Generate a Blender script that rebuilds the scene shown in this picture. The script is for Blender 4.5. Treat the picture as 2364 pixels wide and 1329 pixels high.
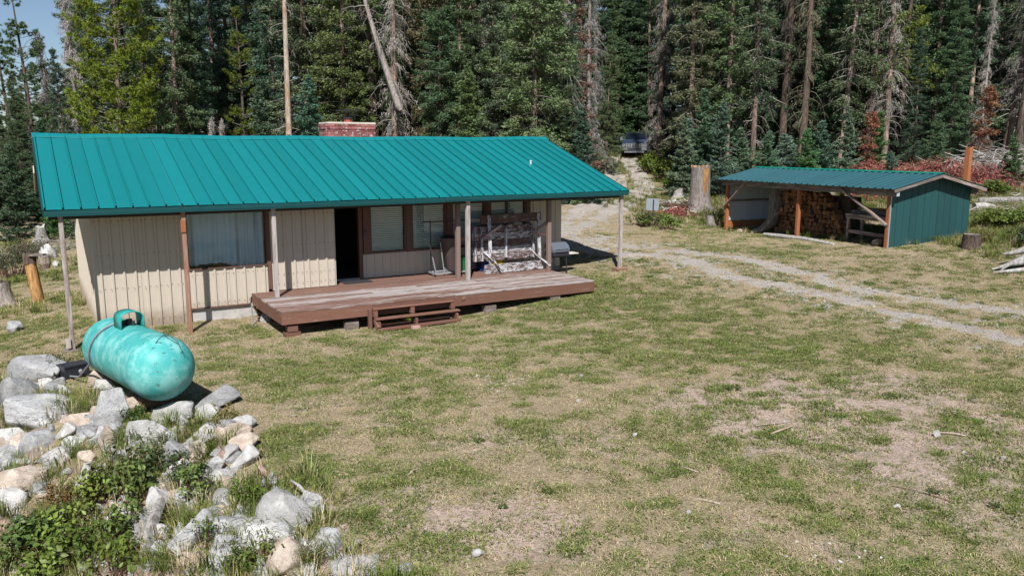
import bpy, bmesh, math, random
import numpy as np
from mathutils import Vector, Matrix, Euler, noise as mnoise

for o in list(bpy.data.objects):
    bpy.data.objects.remove(o, do_unlink=True)
SC = bpy.context.scene
COL = SC.collection
R = math.radians
random.seed(7)

# ------------------------------------------------------------------ camera, sky, sun, exposure
CAM = Vector((-0.2515, -18.6397, 3.555))
YAW, PIT, ROL, FPX, PW, PH = 0.5373, 0.1724, 0.0009, 1871.9, 2364.0, 1329.0
FWD = Vector((math.sin(YAW) * math.cos(PIT), math.cos(YAW) * math.cos(PIT), -math.sin(PIT)))
_r = Vector((math.cos(YAW), -math.sin(YAW), 0))
_u = _r.cross(FWD)
RGT = _r * math.cos(ROL) + _u * math.sin(ROL)
UPV = -_r * math.sin(ROL) + _u * math.cos(ROL)
cd = bpy.data.cameras.new("camera")
cd.sensor_width = 36.0
cd.lens = FPX / PW * 36.0
cd.clip_start = 0.1
cd.clip_end = 3000
cam = bpy.data.objects.new("camera", cd)
COL.objects.link(cam)
cam.matrix_world = Matrix(((RGT.x, UPV.x, -FWD.x, CAM.x), (RGT.y, UPV.y, -FWD.y, CAM.y), (RGT.z, UPV.z, -FWD.z, CAM.z), (0, 0, 0, 1)))
SC.camera = cam

SUN_TO = Vector((-0.61, -1.0, 1.32)).normalized()
world = bpy.data.worlds.new("World")
SC.world = world
world.use_nodes = True
wn = world.node_tree
sky = wn.nodes.new("ShaderNodeTexSky")
sky.sky_type = 'NISHITA'
sky.sun_disc = False
sky.sun_elevation = math.asin(SUN_TO.z)
sky.sun_rotation = math.atan2(SUN_TO.x, SUN_TO.y)
sky.altitude = 1500
sky.air_density = 1.0
sky.dust_density = 1.2
sky.ozone_density = 2.0
bgn = wn.nodes["Background"]
bgn.inputs[1].default_value = 0.062
wn.links.new(sky.outputs[0], bgn.inputs[0])
sd = bpy.data.lights.new("sun", 'SUN')
sd.energy = 5.0
sd.angle = R(0.53)
sd.color = (1.0, 0.968, 0.925)
sun = bpy.data.objects.new("sun", sd)
COL.objects.link(sun)
sun.rotation_euler = (-SUN_TO).to_track_quat('-Z', 'Y').to_euler()
sun.location = (-10, -20, 30)
SC.view_settings.view_transform = 'Standard'
SC.view_settings.look = 'None'
SC.view_settings.exposure = 0.56
SC.view_settings.gamma = 1.0
SC.view_settings.use_curve_mapping = False

# ------------------------------------------------------------------ helpers
def tag(o, label=None, cat=None, group=None, kind=None):
    if label: o['label'] = label
    if cat: o['category'] = cat
    if group: o['group'] = group
    if kind: o['kind'] = kind
    return o

def link(o, parent=None):
    COL.objects.link(o)
    if parent is not None:
        o.parent = parent
    return o

def empty(name, loc=(0, 0, 0), rz=0.0):
    o = bpy.data.objects.new(name, None)
    o.location = loc
    o.rotation_euler = (0, 0, rz)
    o.empty_display_size = 0.2
    return link(o)

def thing(name, label, cat, loc=(0, 0, 0), rz=0.0, group=None):
    return tag(empty(name, loc, rz), label, cat, group)

class MB:
    def __init__(s):
        s.v = []; s.f = []; s.m = []
    def add(s, vs, fs, mi=0):
        b = len(s.v)
        s.v.extend([tuple(x) for x in vs])
        for f in fs:
            s.f.append(tuple(i + b for i in f)); s.m.append(mi)
        return s
    def box(s, c, d, M=None, mi=0):
        hx, hy, hz = d[0] / 2, d[1] / 2, d[2] / 2
        vs = [Vector((x, y, z)) for x in (-hx, hx) for y in (-hy, hy) for z in (-hz, hz)]
        if M is not None: vs = [M @ q for q in vs]
        vs = [q + Vector(c) for q in vs]
        return s.add(vs, [(0, 1, 3, 2), (4, 6, 7, 5), (0, 4, 5, 1), (2, 3, 7, 6), (0, 2, 6, 4), (1, 5, 7, 3)], mi)
    def bar(s, p0, p1, w, t, up=(0, 0, 1), mi=0):
        p0 = Vector(p0); p1 = Vector(p1); x = (p1 - p0); L = x.length; x.normalize()
        y = Vector(up).cross(x)
        if y.length < 1e-4: y = Vector((0, 1, 0)).cross(x)
        y.normalize(); z = x.cross(y)
        M = Matrix((x, y, z)).transposed()
        return s.box((p0 + p1) / 2, (L, w, t), M, mi)
    def tube(s, pts, rad, n=8, cap=True, mi=0, jit=0.0, seed=0):
        rg = random.Random(seed)
        pts = [Vector(p) for p in pts]
        if not hasattr(rad, '__len__'): rad = [rad] * len(pts)
        vs = []; fs = []
        ref = Vector((0, 0, 1)) if abs((pts[-1] - pts[0]).normalized().z) < 0.9 else Vector((1, 0, 0))
        offs = [1 + jit * rg.uniform(-1, 1) for _ in range(n)]
        for i, p in enumerate(pts):
            t = (pts[min(i + 1, len(pts) - 1)] - pts[max(i - 1, 0)]).normalized()
            a = ref.cross(t).normalized(); b = t.cross(a)
            for k in range(n):
                an = 2 * math.pi * k / n
                rr = rad[i] * offs[k] * (1 + 0.4 * jit * rg.uniform(-1, 1))
                vs.append(p + (a * math.cos(an) + b * math.sin(an)) * rr)
        for i in range(len(pts) - 1):
            for k in range(n):
                k2 = (k + 1) % n
                fs.append((i * n + k, i * n + k2, (i + 1) * n + k2, (i + 1) * n + k))
        if cap:
            fs.append(tuple(reversed(range(n))))
            fs.append(tuple((len(pts) - 1) * n + k for k in range(n)))
        return s.add(vs, fs, mi)
    def mesh(s, name, mats, smooth=False):
        me = bpy.data.meshes.new(name)
        me.from_pydata(s.v, [], s.f)
        if not isinstance(mats, (list, tuple)): mats = [mats]
        for m in mats: me.materials.append(m)
        if len(mats) > 1: me.polygons.foreach_set('material_index', s.m)
        if smooth:
            me.polygons.foreach_set('use_smooth', [True] * len(me.polygons))
        me.update()
        return me
    def build(s, name, mats, parent=None, smooth=False, loc=None, rot=None, color=None):
        o = bpy.data.objects.new(name, s.mesh(name, mats, smooth))
        if loc: o.location = loc
        if rot: o.rotation_euler = rot
        if color: o.color = (*color[:3], color[3] if len(color) > 3 else 1)
        return link(o, parent)

def smooth_by_angle(o, deg=40):
    me = o.data
    me.polygons.foreach_set('use_smooth', [True] * len(me.polygons))
    bm = bmesh.new(); bm.from_mesh(me)
    for e in bm.edges:
        if len(e.link_faces) == 2 and e.calc_face_angle(0) > R(deg): e.smooth = False
    bm.to_mesh(me); bm.free()
    return o

def tri_mesh(name, V, F, mats, smooth=False):
    me = bpy.data.meshes.new(name)
    V = np.asarray(V, np.float32); F = np.asarray(F, np.int32)
    me.vertices.add(len(V)); me.vertices.foreach_set('co', V.ravel())
    k = F.shape[1]
    me.loops.add(F.size); me.loops.foreach_set('vertex_index', F.ravel())
    me.polygons.add(len(F))
    me.polygons.foreach_set('loop_start', np.arange(0, F.size, k, dtype=np.int32))
    me.polygons.foreach_set('loop_total', np.full(len(F), k, np.int32))
    if smooth: me.polygons.foreach_set('use_smooth', np.ones(len(F), bool))
    for m in (mats if isinstance(mats, (list, tuple)) else [mats]): me.materials.append(m)
    me.update(calc_edges=True)
    return me

def axes(p0, p1, up=(0, 0, 1)):
    p0 = Vector(p0); p1 = Vector(p1); x = (p1 - p0).normalized()
    y = Vector(up).cross(x)
    if y.length < 1e-4: y = Vector((0, 1, 0)).cross(x)
    y.normalize(); z = x.cross(y)
    M = Matrix((x, y, z)).transposed().to_4x4()
    M.translation = (p0 + p1) / 2
    return M

def plank(name, p0, p1, w, t, mat, parent=None, up=(0, 0, 1), color=(0.5, 0.5, 0.5), bev=0.0, seg=1):
    """a board: local X runs along its grain, w across, t thick"""
    L = (Vector(p1) - Vector(p0)).length
    mb = MB()
    if bev <= 0:
        mb.box((0, 0, 0), (L, w, t))
    else:
        b = min(bev, w * .3, t * .3)
        prof = [(-w / 2 + b, -t / 2), (w / 2 - b, -t / 2), (w / 2, -t / 2 + b), (w / 2, t / 2 - b), (w / 2 - b, t / 2), (-w / 2 + b, t / 2), (-w / 2, t / 2 - b), (-w / 2, -t / 2 + b)]
        vs = []
        for i in range(seg + 1):
            x = -L / 2 + L * i / seg
            j = 0 if i in (0, seg) else 0.12 * b
            vs += [(x, y + random.uniform(-j, j), z + random.uniform(-j, j)) for y, z in prof]
        fs = [tuple(range(7, -1, -1)), tuple(seg * 8 + k for k in range(8))]
        for i in range(seg):
            fs += [(i * 8 + k, i * 8 + (k + 1) % 8, i * 8 + 8 + (k + 1) % 8, i * 8 + 8 + k) for k in range(8)]
        mb.add(vs, fs)
    o = mb.build(name, mat, parent)
    o.matrix_local = axes(p0, p1, up)
    o.color = (*color[:3], 1)
    return o

def copy_tree(o, parent=None):
    c = o.copy(); COL.objects.link(c)
    if parent is not None: c.parent = parent
    for ch in list(o.children): copy_tree(ch, c)
    return c

# ------------------------------------------------------------------ shader helpers
class NT:
    def __init__(s, name):
        s.m = bpy.data.materials.new(name); s.m.use_nodes = True
        s.t = s.m.node_tree; s.b = s.t.nodes["Principled BSDF"]
        s.out = s.t.nodes["Material Output"]
    def n(s, ty, **kw):
        nd = s.t.nodes.new(ty)
        for k, v in kw.items(): setattr(nd, k, v)
        return nd
    def l(s, a, b): s.t.links.new(a, b)
    def set(s, sock, val):
        if isinstance(val, bpy.types.NodeSocket): s.l(val, sock)
        elif isinstance(val, (tuple, list)) and len(val) == 3 and sock.type == 'RGBA': sock.default_value = (*val, 1)
        else: sock.default_value = val
    def coords(s, scale=(1, 1, 1), kind='Object', rnd=True):
        tc = s.n("ShaderNodeTexCoord"); out = tc.outputs[kind]
        if rnd:
            oi = s.n("ShaderNodeObjectInfo"); vm = s.n("ShaderNodeVectorMath", operation='MULTIPLY_ADD')
            s.l(oi.outputs['Random'], vm.inputs[0]); vm.inputs[1].default_value = (37, 53, 71); s.l(out, vm.inputs[2]); out = vm.outputs[0]
        mp = s.n("ShaderNodeMapping"); s.l(out, mp.inputs[0]); mp.inputs['Scale'].default_value = scale
        return mp.outputs[0]
    def noise(s, vec, scale, detail=4, rough=0.6, dist=0.0):
        nd = s.n("ShaderNodeTexNoise"); s.l(vec, nd.inputs['Vector'])
        nd.inputs['Scale'].default_value = scale; nd.inputs['Detail'].default_value = detail
        nd.inputs['Roughness'].default_value = rough; nd.inputs['Distortion'].default_value = dist
        return nd.outputs['Fac']
    def voro(s, vec, scale, feat='F1', out='Distance'):
        nd = s.n("ShaderNodeTexVoronoi", feature=feat); s.l(vec, nd.inputs['Vector']); nd.inputs['Scale'].default_value = scale
        return nd.outputs[out]
    def step(s, fac, a, b):
        nd = s.n("ShaderNodeMapRange"); nd.interpolation_type = 'SMOOTHSTEP'
        s.set(nd.inputs['Value'], fac); s.set(nd.inputs['From Min'], a); s.set(nd.inputs['From Max'], b)
        return nd.outputs['Result']
    def mix(s, fac, a, b, mode='MIX'):
        nd = s.n("ShaderNodeMix", data_type='RGBA', blend_type=mode)
        s.set(nd.inputs[0], fac); s.set(nd.inputs[6], a); s.set(nd.inputs[7], b)
        return nd.outputs[2]
    def math(s, op, a, b=0.0):
        nd = s.n("ShaderNodeMath", operation=op); s.set(nd.inputs[0], a); s.set(nd.inputs[1], b)
        return nd.outputs[0]
    def bump(s, h, strength=0.3, dist=0.02):
        nd = s.n("ShaderNodeBump"); nd.inputs['Strength'].default_value = strength; nd.inputs['Distance'].default_value = dist
        s.l(h, nd.inputs['Height']); s.l(nd.outputs[0], s.b.inputs['Normal'])
    def info(s, what='Random'):
        return s.n("ShaderNodeObjectInfo").outputs[what]
    def attr(s, name):
        nd = s.n("ShaderNodeAttribute"); nd.attribute_name = name
        return nd
    def vary(s, col, lo=0.8, hi=1.2, src=None):
        nd = s.n("ShaderNodeMapRange"); s.set(nd.inputs['Value'], src if src is not None else s.info()); nd.inputs['To Min'].default_value = lo; nd.inputs['To Max'].default_value = hi
        h = s.n("ShaderNodeHueSaturation"); s.set(h.inputs['Color'], col); s.l(nd.outputs[0], h.inputs['Value'])
        return h.outputs[0]
    def done(s, col, rough=0.7, spec=0.4, metal=0.0):
        s.set(s.b.inputs['Base Color'], col); s.set(s.b.inputs['Roughness'], rough)
        s.b.inputs['Specular IOR Level'].default_value = spec; s.b.inputs['Metallic'].default_value = metal
        return s.m

def m_plain(name, col, rough=0.6, spec=0.4, metal=0.0, var=0.12, scale=6.0, dirt=None):
    n = NT(name); v = n.coords()
    f = n.noise(v, scale, 5, 0.65)
    c = n.vary(col, 1 - var, 1 + var, f)
    if dirt:
        c = n.mix(n.step(n.noise(v, scale * .6, 6, .7), .52, .75), c, dirt)
    return n.done(c, rough, spec, metal)

def m_wood(name, fresh, aged, thr=0.5, soft=0.12, pore=(0.05, 0.04, 0.035), rough=0.75, use_color=False, gs=1.0):
    """painted or stained wood; where worn the aged grey shows along the grain"""
    n = NT(name); v = n.coords((1.2 * gs, 14 * gs, 14 * gs))
    v2 = n.coords((0.5 * gs, 5 * gs, 5 * gs))
    grain = n.noise(v, 3.0, 6, 0.7, 0.6)
    wear = n.math('MULTIPLY_ADD', n.noise(v2, 2.5, 6, 0.68, 0.4), 0.75); wear.node.inputs[2].default_value = 0.0
    w = n.math('ADD', n.math('MULTIPLY', n.noise(v2, 2.5, 6, 0.68, 0.4), 0.7), n.math('MULTIPLY', grain, 0.3))
    t = thr
    if use_color:
        sp = n.n("ShaderNodeSeparateColor"); n.l(n.info('Color'), sp.inputs[0]); t = sp.outputs[0]
        a = n.math('SUBTRACT', t, soft); b = n.math('ADD', t, soft)
        mk = n.step(w, a, b)
    else:
        mk = n.step(w, thr - soft, thr + soft)
    f1 = n.vary(fresh, 0.8, 1.2, grain); f1 = n.vary(f1, 0.85, 1.12)
    a1 = n.vary(aged, 0.65, 1.25, grain)
    c = n.mix(mk, f1, a1)
    c = n.mix(n.step(grain, 0.36, 0.28), c, pore)
    n.bump(grain, 0.35, 0.006)
    return n.done(c, rough, 0.25)

def m_peel(name):
    """white paint flaking off brown boards"""
    n = NT(name); v = n.coords((2.0, 11, 11)); v2 = n.coords((6, 30, 30))
    k = n.math('ADD', n.math('MULTIPLY', n.noise(v, 3.0, 8, 0.72, 0.5), 0.8), n.math('MULTIPLY', n.noise(v2, 2, 3), 0.2))
    sp = n.n("ShaderNodeSeparateColor"); n.l(n.info('Color'), sp.inputs[0])
    mk = n.step(k, n.math('SUBTRACT', sp.outputs[0], 0.02), n.math('ADD', sp.outputs[0], 0.02))
    wood = n.vary((0.085, 0.05, 0.04), 0.5, 1.6, n.noise(v2, 3, 4))
    c = n.mix(mk, n.vary((0.50, 0.505, 0.53), 0.75, 1.08, n.noise(v2, 1, 2)), wood)
    n.bump(n.math('SUBTRACT', 1.0, mk), 0.4, 0.004)
    return n.done(c, 0.7, 0.25)

def m_bark(name, a, b, patch=None, thr=.58):
    n = NT(name); v = n.coords((9, 9, 1.6)); v2 = n.coords((1.5, 1.5, .6))
    g = n.noise(v, 2.0, 7, 0.72, 0.5)
    c = n.mix(n.step(g, 0.32, 0.66), a, b)
    if patch: c = n.mix(n.step(n.noise(v2, 2.2, 4, .65), thr - .05, thr + .05), c, patch)
    c = n.vary(c, 0.65, 1.2)
    n.bump(g, 0.8, 0.05)
    return n.done(c, 0.9, 0.15)

def m_leaf(name, dark=0.6, bright=1.35, trans=0.22, rough=0.55):
    """foliage: the object's own colour, varied leaf by leaf and tree by tree"""
    n = NT(name)
    gi = n.n("ShaderNodeNewGeometry")
    c = n.vary(n.info('Color'), dark, bright, gi.outputs['Random Per Island'])
    big = n.noise(n.coords((1, 1, 1)), 1.3, 3, .6)
    c = n.vary(c, 0.72, 1.3, big)
    hs = n.n("ShaderNodeHueSaturation"); n.l(c, hs.inputs['Color'])
    mr = n.n("ShaderNodeMapRange"); n.l(big, mr.inputs[0]); mr.inputs['From Min'].default_value = .3; mr.inputs['From Max'].default_value = .7
    mr.inputs['To Min'].default_value = .478; mr.inputs['To Max'].default_value = .515
    n.l(mr.outputs[0], hs.inputs['Hue'])
    c = hs.outputs[0]
    n.done(c, rough, 0.25)
    tr = n.n("ShaderNodeBsdfTranslucent"); n.l(c, tr.inputs[0])
    ms = n.n("ShaderNodeMixShader"); ms.inputs[0].default_value = trans
    n.l(n.b.outputs[0], ms.inputs[1]); n.l(tr.outputs[0], ms.inputs[2]); n.l(ms.outputs[0], n.out.inputs[0])
    return n.m
# ------------------------------------------------------------------ terrain
CP = np.array([(.3,.1,-.64),(2.6,.1,-.54),(.9,1,-.45),(-.3,-1.8,-.6),(4.2,-1.7,-.47),(7,-2.4,-.52),(8.2,-2.3,-.5),(12.4,-1.7,-.24),(14.63,.1,-.02),
(14,3,.0),(13.6,.9,-.1),(2,-6,-.42),(2,-10,-.44),(5,-12,-.46),(9,-10,-.42),(8,-6,-.45),(13,-6,-.3),(16,-10,-.2),(19.5,-6,-.12),(20,-10,-.1),(12,-15,-.4),
(16.5,1.4,.2),(16.7,6,.38),(24.2,1.8,.2),(24.7,5.96,.1),(23.75,-2.3,.28),(27.5,-2.7,.5),(25.1,-4.3,.39),(24.5,-5.8,.22),(28.9,11.8,.34),(23.5,9.1,.4),(18.3,-1.9,.15),
(30,2,.6),(39,2,1.2),(42,5.5,1.6),(33,-5,.95),(40,-8,1.5),(30,-15,.4),(26.3,14.5,.57),(29.6,17.4,.81),(33.8,22,1.2),(38.5,28.8,1.78),(44.8,37,2.55),(35,33,1.9),
(46,20,2.5),(60,60,3.6),(20,40,1.2),(17,30,.5),(8,15,0),(4.6,35,-.4),(0,22,-1.2),(-.7,33,-1.35),(-.3,7.7,-.85),(-1,7,-.82),(-.8,2.7,-.68),(-10,10,-1.6),(-15,40,-1.5),
(0,70,-.6),(30,85,3.2),(80,0,4),(80,40,4.5),(-60,30,-3),(-60,-60,-4),(60,-60,0),(0,-60,-2),(150,150,4),(0,200,-2),(-150,100,-4),(200,-50,4),(300,300,4),(-300,300,-4),(-300,-200,-5),(300,-250,3),(0,400,-3)], float)
_c = 3.0
def _phi(d2): return np.sqrt(d2 + _c * _c)
_d = ((CP[:, None, :2] - CP[None, :, :2]) ** 2).sum(-1)
_N = len(CP)
_A = np.zeros((_N + 1, _N + 1)); _A[:_N, :_N] = _phi(_d) - np.eye(_N) * 0.02; _A[:_N, _N] = 1; _A[_N, :_N] = 1
_W = np.linalg.solve(_A, np.append(CP[:, 2], 0))
BANK = np.array([(-9, -.6), (-3, -1.2), (-.9, -1.7), (.0, -2.4), (.15, -3.6), (.45, -5.0), (1.0, -6.3), (2.0, -6.7), (2.15, -8.3), (2.1, -9.5), (2.25, -10.8), (2.5, -12), (2.9, -14), (3.2, -26)], float)

def bank_d(x, y):
    """signed distance to the edge of the rubble bank, positive down the bank"""
    x = np.asarray(x, float); y = np.asarray(y, float)
    best = np.full(x.shape, 1e9); sgn = np.ones(x.shape)
    for a, b in zip(BANK[:-1], BANK[1:]):
        e = b - a
        t = np.clip(((x - a[0]) * e[0] + (y - a[1]) * e[1]) / (e @ e), 0, 1)
        dx = x - a[0] - t * e[0]; dy = y - a[1] - t * e[1]
        d = np.hypot(dx, dy)
        s = np.where(e[0] * dy - e[1] * dx > 0, -1.0, 1.0)
        m = d < best - 1e-9
        best = np.where(m, d, best); sgn = np.where(m, s, sgn)
    return best * sgn

def _hash(ix, iy, s):
    h = (ix.astype(np.int64) * 374761393 + iy.astype(np.int64) * 668265263 + s * 982451653) & 0x7fffffff
    h = ((h ^ (h >> 13)) * 1274126177) & 0x7fffffff
    return ((h ^ (h >> 16)) & 0xffff) / 65535.0
def vnoise(x, y, s=0):
    ix = np.floor(x); iy = np.floor(y); fx = x - ix; fy = y - iy
    fx = fx * fx * (3 - 2 * fx); fy = fy * fy * (3 - 2 * fy)
    a = _hash(ix, iy, s); b = _hash(ix + 1, iy, s); c = _hash(ix, iy + 1, s); d = _hash(ix + 1, iy + 1, s)
    return (a * (1 - fx) + b * fx) * (1 - fy) + (c * (1 - fx) + d * fx) * fy
def fbm(x, y, f, o=4, s=0):
    r = 0; a = 1; tot = 0
    for i in range(o):
        r = r + a * vnoise(x * f + 17.3 * i, y * f - 9.1 * i, s + i); tot += a; a *= .55; f *= 2.03
    return r / tot

def H0(x, y):
    x = np.asarray(x, float); y = np.asarray(y, float); sh = x.shape
    xf = x.ravel(); yf = y.ravel(); out = np.empty(xf.size)
    for i in range(0, xf.size, 20000):
        d2 = (xf[i:i + 20000, None] - CP[None, :, 0]) ** 2 + (yf[i:i + 20000, None] - CP[None, :, 1]) ** 2
        out[i:i + 20000] = _phi(d2) @ _W[:_N] + _W[_N]
    return out.reshape(sh)
def HT(x, y):
    x = np.asarray(x, float); y = np.asarray(y, float)
    z = H0(x, y)
    d = bank_d(x, y)
    dd = np.maximum(0, d - .1)
    drop = np.minimum(.42 * dd * dd / (dd + .6), 2.4)
    far = np.clip((np.hypot(x + .25, y + 18.6) - 30) / 20, 0, 1)
    rough = (fbm(x, y, .8, 4, 3) - .5) * (.10 + .25 * np.clip(d, 0, 1.2) + .5 * far)
    hump = (fbm(x, y, 3.1, 3, 31) - .5) * (.05)
    return z - drop + rough + hump
def hz(x, y): return float(HT(np.array([x]), np.array([y]))[0])

def ray(px, py): return (FWD * FPX + RGT * (px - PW / 2) + UPV * (PH / 2 - py)).normalized()
def ground_at(px, py):
    d = ray(px, py); t = np.arange(4, 120, .05)
    x = CAM.x + d.x * t; y = CAM.y + d.y * t; z = CAM.z + d.z * t
    k = np.argmax(z < HT(x, y))
    return Vector((x[k], y[k], z[k]))
def at_depth(px, D, py=345):
    d = ray(px, py); t = D / d.dot(FWD)
    p = CAM + d * t
    return Vector((p.x, p.y, hz(p.x, p.y)))

# wheel tracks of the drive: points along each rut, measured on the ground
RUT = [[(1448, 366), (1466, 396), (1486, 425), (1478, 452), (1440, 478), (1345, 520), (1320, 545), (1400, 562), (1480, 572), (1600, 583), (1720, 598), (1830, 625), (1930, 655), (2060, 680), (2200, 700), (2420, 725), (2640, 752), (2950, 800)],
       [(1430, 362), (1398, 378), (1407, 396), (1428, 420), (1400, 455), (1330, 492), (1290, 530), (1330, 567), (1430, 585), (1560, 594), (1640, 618), (1720, 645), (1820, 662), (1950, 692), (2100, 728), (2240, 760), (2420, 805), (2640, 850), (2950, 920)]]
RUTW = []
for r in RUT:
    pts = [ground_at(*p) for p in r]
    dense = []
    for i in range(len(pts) - 1):
        p0 = pts[max(i - 1, 0)]; p1 = pts[i]; p2 = pts[i + 1]; p3 = pts[min(i + 2, len(pts) - 1)]
        k = max(2, int((p2 - p1).length / .12))
        for j in range(k):
            t = j / k
            dense.append(.5 * ((2 * p1) + (p2 - p0) * t + (2 * p0 - 5 * p1 + 4 * p2 - p3) * t * t + (3 * p1 - p0 - 3 * p2 + p3) * t ** 3))
    RUTW.append(np.array([(p.x, p.y) for p in dense]))
def rut_d(x, y):
    xf = np.asarray(x, float).ravel(); yf = np.asarray(y, float).ravel(); out = np.full(xf.size, 1e9)
    P = np.concatenate([r[::2] for r in RUTW])
    for i in range(0, xf.size, 4000):
        d2 = (xf[i:i + 4000, None] - P[None, :, 0]) ** 2 + (yf[i:i + 4000, None] - P[None, :, 1]) ** 2
        out[i:i + 4000] = np.sqrt(d2.min(1))
    return out.reshape(np.shape(x))

# bare patches and lush patches: picture place, radius in metres, weight
BLOB_DIRT = [(1640,915,.9,1.1),(2050,1000,1.2,.5),(2250,1080,1.0,.6),(1900,930,.8,.6),(2120,920,1.0,.4),(1720,1010,.7,.5),(1780,900,1.5,.55),(1950,960,2.0,.6),(2120,1010,1.7,.5),(1850,1060,1.3,.4),(2280,1180,.9,.9),(2000,880,1.5,.35),(1770,975,.7,.8),(2330,1000,1.4,.6),(1400,960,1.3,.35),(1500,1280,.9,.5),(1250,1210,.6,.8),(880,960,.7,.7),(980,1230,.8,.7),(1240,1250,.7,.6),(1100,1000,.9,.6),(1330,1050,.8,.5),(780,930,.7,.5),(1140,890,.6,.6),(1150,810,.7,.5),(1050,1120,.9,.5),(690,950,.7,.5),(760,1170,.5,.6),(910,1250,.6,.6),(600,740,.8,.4),(820,740,.6,.4),(1880,1300,1.2,.6),(200,720,.6,.6),(170,660,.6,.4)]
BLOB_GREEN = [(1400,660,1.8,.6),(1550,690,1.8,.6),(1250,740,1.6,.6),(1500,770,1.6,.5),(1000,790,1.2,.4),(820,850,.7,.9),(1350,650,1.2,.4),(1700,780,1.6,.4),(1950,800,1.8,.5),(2200,850,1.6,.6),(2300,880,1.0,.7),(940,950,.6,.5),(640,1010,.7,.6),(1060,1215,.5,.8),(1800,1110,1.0,.6),(1640,1060,.8,.6),(2150,1180,1.0,.6),(1920,1100,.6,.5),(640,900,.6,.5),(700,850,1.2,.4),(2300,1240,.7,.7),(1700,1310,.6,.7),(1440,420,1.0,.6),(1430,395,1.2,.5),(1500,590,1.5,.3),(1900,640,2.0,.2),(780,1200,.5,.9),(660,1120,.5,.8),(1450,830,1.2,.5),(1800,830,1.2,.5),(60,760,1.0,.5),(100,640,1.5,.5),(40,700,1.5,.5),(170,740,.8,.3),(1400,535,1.2,.7),(1550,520,1.5,.5),(1800,590,1.6,.4)]
def blobs(lst, x, y):
    o = np.zeros(np.shape(x))
    for px, py, r, w in lst:
        p = ground_at(px, py); d2 = (x - p.x) ** 2 + (y - p.y) ** 2
        o = o + w * np.exp(-d2 / (r * r))
    return o
def masks(x, y):
    """gravel, green, dirt amounts 0..1 on the ground"""
    x = np.asarray(x, float); y = np.asarray(y, float)
    rd = rut_d(x, y); bd = bank_d(x, y)
    n6 = fbm(x - 3, y + 8, 8.5, 3, 81); n1 = fbm(x, y, .55, 4, 11); n2 = fbm(x, y, 2.2, 4, 21); n3 = fbm(x + 40, y, .35, 3, 5); n4 = fbm(x, y, 4.2, 4, 61)
    n5 = fbm(x + 9, y - 5, 1.3, 4, 71)
    dist = np.hypot(x + .25, y + 18.6)
    up = np.clip((dist - 42) / 14, 0, 1)
    speck = np.clip(((n4 + n6) * .5 - .47) * 9, 0, 1)
    grav = np.clip(1.25 + .3 * up - rd / (.46 + .22 * up) + (n2 - .5) * 1.7, 0, 1) * np.clip(1.25 - rd / 1.5, 0, 1)
    grav = grav * (.45 + .55 * np.clip((n4 + .4 * n2 - .5) * 5, 0, 1) * (1 - up) + .55 * up)
    grav = np.maximum(grav, .8 * speck * np.clip(1.4 - rd / 2.4, 0, 1) * (1 - up))
    grav = np.maximum(grav, .75 * np.clip(1.15 - rd / 1.8, 0, 1) * np.clip((n4 - .52) * 9, 0, 1))
    fgd = np.clip((10 - dist) / 6, 0, 1)
    dirt = np.clip(blobs(BLOB_DIRT, x, y) * 1.75 * (.45 + 1.1 * n2) + (n1 - .56) * 1.3 + (n5 - .56) * 2.6 + (n6 - .6) * 2.0 + .12 * fgd + (n4 - .62) * 1.2, 0, 1)
    green = np.clip(blobs(BLOB_GREEN, x, y) * (.35 + 1.1 * n2) + (n3 - .5) * 1.2 + (n2 - .5) * 2.6 + (n4 - .5) * 3.0 + (n6 - .5) * 2.6 + .36 - .16 * np.clip((11 - dist) / 5, 0, 1), 0, 1)
    wild = np.clip((x - 24) / 4, 0, 1) * np.clip((dist - 26) / 5, 0, 1)
    green = np.where(bd > 0, np.clip(.25 + (n2 - .45) * 2, 0, 1), green)
    dirt = np.where(bd > 0, np.clip(.5 + (n1 - .5) * 2, 0, 1), dirt)
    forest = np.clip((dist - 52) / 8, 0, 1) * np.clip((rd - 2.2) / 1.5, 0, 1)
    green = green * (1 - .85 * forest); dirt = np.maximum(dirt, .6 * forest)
    green = np.clip(green + .6 * up * np.clip((rd - .55) * 4, 0, 1) * np.clip((1.6 - rd) * 3, 0, 1) * (.3 + n2), 0, 1); grav = grav * (1 - .6 * up * np.clip((rd - .6) * 4, 0, 1))
    g = grav
    return g, green * (1 - g) * (1 - .75 * np.clip(dirt - .25, 0, 1)), dirt * (1 - g), wild, forest

def lines(lo, hi, step, out_lo, out_hi, grow=1.09, mid=None):
    a = list(np.arange(lo, hi, step)) + (list(np.arange(hi, mid, .33)) if mid else []); s = step; v = lo
    left = []
    while v > out_lo: s *= grow; v -= s; left.append(v)
    s = step; v = a[-1]; s = .33 if mid else step; right = []
    while v < out_hi: s *= grow; v += s; right.append(v)
    return np.array(left[::-1] + a + right)
gx = lines(-3.5, 25, .14, -420, 420, mid=47); gy = lines(-15, 4, .14, -250, 430, mid=42)
GX, GY = np.meshgrid(gx, gy, indexing='ij')
GZ = HT(GX, GY)
mg, mgr, mdi, mwi, mfo = masks(GX, GY)
GZ = GZ - .03 * mg - .015 * mdi
nx, ny = GX.shape
idx = np.arange(nx * ny).reshape(nx, ny)
F = np.stack([idx[:-1, :-1], idx[1:, :-1], idx[1:, 1:], idx[:-1, 1:]], -1).reshape(-1, 4)

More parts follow.
